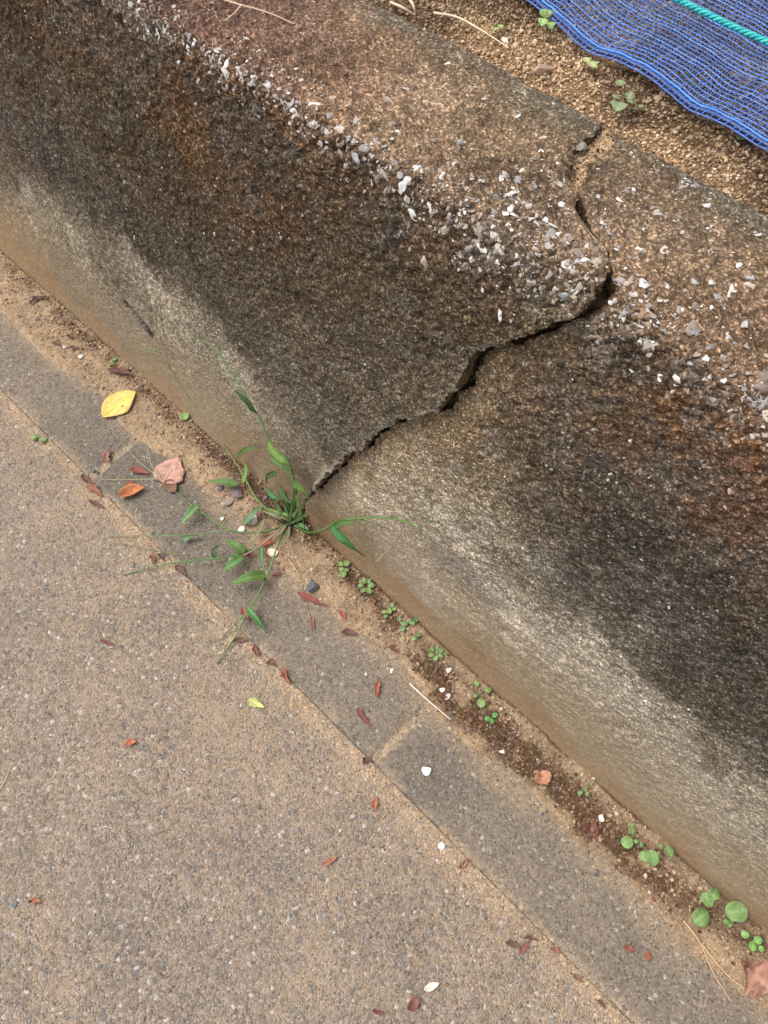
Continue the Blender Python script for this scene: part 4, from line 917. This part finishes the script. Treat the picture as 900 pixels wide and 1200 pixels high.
sprig('round_leaved_seedling', (855, 1080), [(851, 1080, 3.5, 170), (858, 1078, 3, 60), (855, 1084, 3, 270)], 'tiny fuzzy plant under the largest seedling', GR, base=(.15, .29, .09), hgt=.005)
sprig('round_leaved_seedling', (880, 1100), [(873, 1095, 5, 170), (882, 1109, 6, 270), (888, 1102, 5, 20), (892, 1112, 4.4, 320)], 'lowest seedling beside the large brown lobed leaf', GR, base=(.17, .33, .09), hgt=.010)
# weeds on the garden soil
GW = 'small weeds on the garden soil'
sprig('weed', (732, 118), [(725, 125, 6, 240), (738, 112, 5.5, 60), (740, 119, 4.5, 330), (722, 113, 5, 150), (727, 97, 4, 100)], 'dusty green weed between wall and net, nearest the crack', GW, 'weed', (.20, .24, .12), sp_, .018, 'ovate')
sprig('weed', (748, 127), [(744, 127, 3.5, 180), (751, 124, 3.5, 20)], 'two small leaves right of the dusty green weed', GW, 'weed', (.19, .22, .12), sp_, .008, 'ovate')
sprig('weed', (692, 74), [(688, 70, 4, 130), (696, 76, 5, 320), (692, 73, 3.5, 60)], 'pale sprout below the bend of the net hem', GW, 'weed', (.36, .40, .18), sp_, .012, 'lance')
sprig('weed', (641, 22), [(640, 15, 6, 90), (648, 15, 6, 15), (636, 26, 5, 250), (645, 30, 5, 300)], 'grassy sprout on the soil by the net corner', GW, 'weed', (.22, .33, .12), sp_, .020, 'lance')
sprig('weed', (872, 158), [(869, 160, 5, 220), (881, 157, 5, 350), (873, 152, 3.5, 60)], 'dark green weed right below the blue hem', GW, 'weed', (.10, .15, .06), sp_, .010, 'ovate')
sprig('weed', (583, 33), [(580, 34, 3.5, 200), (587, 31, 3.5, 30)], 'tiny yellow green weed by the long dry stalk', GW, 'weed', (.28, .34, .12), sp_, .008, 'lance')

# grass tuft growing from the foot of the crack
R0 = G(340, 613, .004)
grass = empty('grass_tuft', tuple(float(v) for v in R0)); tag(grass, 'wild green grass tuft with long runners, growing at the foot of the crack', 'grass plant')
def gpt(px, py, h):
    """h >= 0: that high above the ground; h < 0: leaning on the wall face, -h in front of it"""
    return gp(px, py, h) if h >= 0 else on_face(px, py, -h)
GCOL = (.085, .160, .038)
def gstem(pts, r0, r1, cc=GCOL, name='stem'):
    P = smooth_curve([gpt(*p) for p in pts], 60); V, Fq = tubes([P], [np.linspace(r0, r1, 60)*1.6+.0001], 6)
    a = np.repeat(np.linspace(0, 1, 60), 6); c = mix(np.array(cc)*1.0, np.array(cc)*1.15, a); return child(mk(name, V, Fq, M_GREEN, col=c), grass)
def gblade(pts, wpx, cc=GCOL, up=(0, 0, 1), fold=.35, seed=0):
    P = [gpt(*p) for p in pts]; dm = np.linalg.norm(P[len(P)//2]-CAM); hw = wpx/2*dm/_f*1.12
    V, Fm, b_, a_ = leaf_mesh(P, hw, up, fold, 0, 7, 'blade', seed=seed, wob=.06)
    c = np.tile(cc, (len(V), 1)); c = mix(np.array(cc)*1.3+.01, c, sm(0, .10, np.abs(b_))); c = c*(1+.10*np.sin(b_*14)+.2*(fbm(a_*3, b_, 0, 2, 2, seed)-.5))[:, None]
    o = mk('leaf', V, Fm, M_GREEN, col=c); return child(o, grass)
DK = (.050, .100, .032); LT = (.130, .225, .050)
gstem([(340, 612, .004), (343, 590, -.030), (344, 565, -.030), (338, 540, -.028), (320, 525, -.026), (311, 505, -.024), (302, 487, -.022), (289, 465, -.020), (272, 438, -.016), (256, 415, -.013), (242, 398, -.010)], .0014, .0006, (.10, .20, .055))
def seedhead(pts, label=None):
    P = smooth_curve([gpt(*p) for p in pts], 40); L_ = [P]; rd = [np.full(40, .0006)]
    rr = np.random.default_rng(int(abs(pts[0][0]*7)))
    for k in range(3, 39):
        d_ = (P[min(k+1, 39)]-P[k-1]); d_ /= np.linalg.norm(d_)+1e-9; s_ = rr.normal(size=3)*.35; e = P[k]+(d_+s_)*.0035
        L_.append(np.array([P[k], (P[k]+e)/2, e])); rd.append(np.array([.0004, .0006, .0001]))
    V, Fq = tubes(L_, rd, 5); return child(mk('seed_head', V, Fq, M_GREEN, col=np.tile((.14, .22, .075), (len(V), 1))), grass)
seedhead([(243, 400, -.010), (239, 370, -.014), (238, 345, -.02), (237, 318, -.026)])
seedhead([(245, 403, -.010), (225, 395, -.012), (205, 386, -.014), (184, 375, -.016)])
seedhead([(192, 392, -.014), (190, 376, -.014), (188, 360, -.014)])
seedhead([(192, 413, -.012), (175, 409, -.014), (155, 407, -.016)])
seedhead([(225, 470, -.012), (210, 448, -.014), (196, 425, -.016)])
gblade([(299, 484, -.022), (290, 470, -.028), (274, 456, -.034)], 10, DK, (0, -1, .4), seed=1)
gblade([(314, 517, -.026), (322, 529, -.036), (334, 540, -.040), (343, 551, -.034)], 13, LT, (0, -1, .5), seed=2)
gblade([(317, 535, -.026), (328, 543, -.036), (341, 556, -.034)], 10, (.095, .19, .05), (0, -1, .5), seed=3)
gblade([(341, 566, -.030), (352, 570, -.036), (362, 583, -.036), (366, 598, -.030)], 10, GCOL, (-.3, -1, .4), seed=4)
gblade([(350, 580, -.030), (354, 600, -.034), (358, 622, -.030)], 14, GCOL, (-.5, -1, .4), seed=5)
gblade([(328, 571, -.030), (334, 582, -.036), (342, 590, -.036)], 10, DK, (0, -1, .5), seed=6)
gblade([(313, 573, -.020), (320, 580, -.028), (328, 586, -.026)], 10, (.06, .18, .06), (0, -1, .5), seed=7)
gblade([(278, 536, -.014), (288, 526, -.018), (302, 525, -.016)], 5, GCOL, (0, -1, .5), seed=8)
gblade([(325, 553, -.024), (314, 558, -.026), (312, 568, -.024)], 6, DK, (0, -1, .5), seed=9)
gstem([(340, 612, .004), (322, 604, .016), (301, 585, .022), (288, 562, .022), (276, 542, .018), (262, 522, .012)], .0015, .0006, (.13, .22, .06))
gstem([(262, 522, .012), (256, 510, .010), (266, 500, .012)], .0006, .0004, (.15, .22, .07))
gstem([(340, 612, .004), (345, 595, .02), (347, 575, -.028), (341, 548, -.030), (344, 570, -.03)][:4], .0013, .0008)
gblade([(279, 568, .022), (262, 565, .022), (244, 564, .016)], 9, GCOL, seed=10)
gblade([(284, 566, .02), (288, 552, .024), (286, 540, .02)], 5, LT, seed=11)
gblade([(285, 614, .010), (296, 603, .020), (308, 592, .022)], 9, (.12, .19, .09), seed=12)
gstem([(340, 612, .004), (315, 622, .014), (285, 624, .022), (262, 618, .026), (237, 601, .022), (220, 588, .012), (203, 574, .006)], .0013, .0005, (.10, .20, .06))
gblade([(231, 592, .022), (223, 601, .024), (212, 614, .016)], 10, (.11, .20, .07), seed=13)
gstem([(270, 622, .024), (230, 626, .018), (180, 628, .010), (130, 628, .004)], .0007, .0003, (.14, .22, .08))
gblade([(215, 634, .008), (222, 629, .012), (232, 626, .016)], 6, (.10, .19, .07), seed=14)
gstem([(340, 612, .004), (322, 626, .012), (303, 641, .018), (286, 651, .022)], .0016, .0010, (.30, .22, .15))
gstem([(300, 642, .018), (265, 653, .024), (235, 656, .020), (201, 660, .014), (172, 666, .006), (145, 674, .002)], .0010, .0004, (.09, .20, .05))
seedhead([(240, 610, .02), (215, 650, .006), (180, 645, .008), (142, 637, .005)][1:])
gblade([(286, 648, .022), (277, 640, .028), (265, 633, .020)], 11, GCOL, seed=15)
gblade([(284, 652, .022), (273, 660, .026), (262, 669, .018)], 11, (.085, .19, .05), seed=16)
gblade([(252, 654, .020), (251, 645, .026), (258, 638, .022)], 6, DK, seed=17)
gblade([(310, 608, .012), (300, 628, .020), (288, 637, .020)], 5, (.22, .20, .11), seed=18)
gstem([(336, 616, .006), (325, 640, .016), (318, 662, .020), (306, 690, .020), (290, 716, .018), (276, 745, .010), (253, 778, .004)], .0013, .0006, (.15, .24, .08))
seedhead([(300, 705, .018), (285, 730, .012), (268, 760, .004)])
seedhead([(294, 712, .018), (272, 735, .012), (256, 752, .004)])
gblade([(312, 674, .020), (292, 677, .030), (270, 684, .020)], 13, GCOL, seed=19)
gblade([(290, 713, .018), (299, 724, .022), (311, 739, .012)], 8, (.07, .17, .05), seed=20)
gblade([(306, 640, .016), (306, 655, .022), (310, 670, .018)], 6, (.10, .17, .07), seed=21)
gstem([(345, 616, .006), (362, 624, .012), (380, 620, -.030), (397, 611, -.036), (425, 607, -.036), (452, 607, -.034), (480, 613, -.028), (500, 624, -.020)], .0013, .0005, (.10, .22, .055))
gblade([(388, 616, -.034), (400, 628, -.042), (413, 640, -.038), (429, 653, -.024)], 13, (.045, .15, .045), (-.3, -1, .6), seed=22)
gblade([(391, 617, -.034), (402, 612, -.040), (416, 612, -.036)], 9, GCOL, (0, -1, .6), seed=23)
seedhead([(420, 607, -.036), (432, 612, -.030), (441, 616, -.026)])
seedhead([(455, 607, -.034), (470, 604, -.030), (484, 617, -.022)])
for k, (x1, y1, x2, y2, wpx, cc) in enumerate([(338, 610, 330, 578, 7, (.11, .19, .09)), (342, 611, 352, 588, 8, GCOL), (336, 612, 310, 600, 7, (.20, .22, .12)), (343, 613, 346, 563, 7, DK),
                                      (334, 614, 318, 632, 6, (.24, .20, .12)), (338, 616, 330, 640, 5, (.18, .2, .1)), (345, 613, 362, 622, 6, (.12, .2, .08)), (340, 612, 322, 560, 6, GCOL), (346, 611, 338, 560, 6, LT)]):
    m = ((x1+x2)/2+3, (y1+y2)/2, .022); gblade([(x1, y1, .004), m, (x2, y2, .028)], wpx, cc, seed=30+k)
for k in range(14):
    a = random.uniform(-1.2, 1.2); L_ = random.uniform(18, 42); x0, y0 = 340+random.uniform(-5, 6), 612+random.uniform(-3, 3); x1, y1 = x0+L_*math.sin(a), y0-L_*math.cos(a)*.9
    gblade([(x0, y0, .003), ((x0+x1)/2+random.uniform(-3, 3), (y0+y1)/2, .020), (x1, y1, .016 if x1 < x0 else .022)] if y1 > 585 else [(x0, y0, .003), ((x0+x1)/2+2, max((y0+y1)/2, 598), .022), (x1, y1, -.030)], random.uniform(2.5, 5.5), random.choice([GCOL, DK, LT, (.24, .20, .11), (.15, .17, .07)]), seed=60+k)
# small dry grass roots and seed husks gathered in the tuft
for k in range(5):
    a = random.uniform(0, 6.28); straw('dry_straw', [[(322+6*k-10, 605+3*k, .002), (322+6*k-10+9*math.cos(a), 605+3*k+9*math.sin(a), .004)]], .0007, (.30, .19, .12), 'fine brown straw tangled at the base of the grass tuft', 'dry straws at the base of the grass tuft')
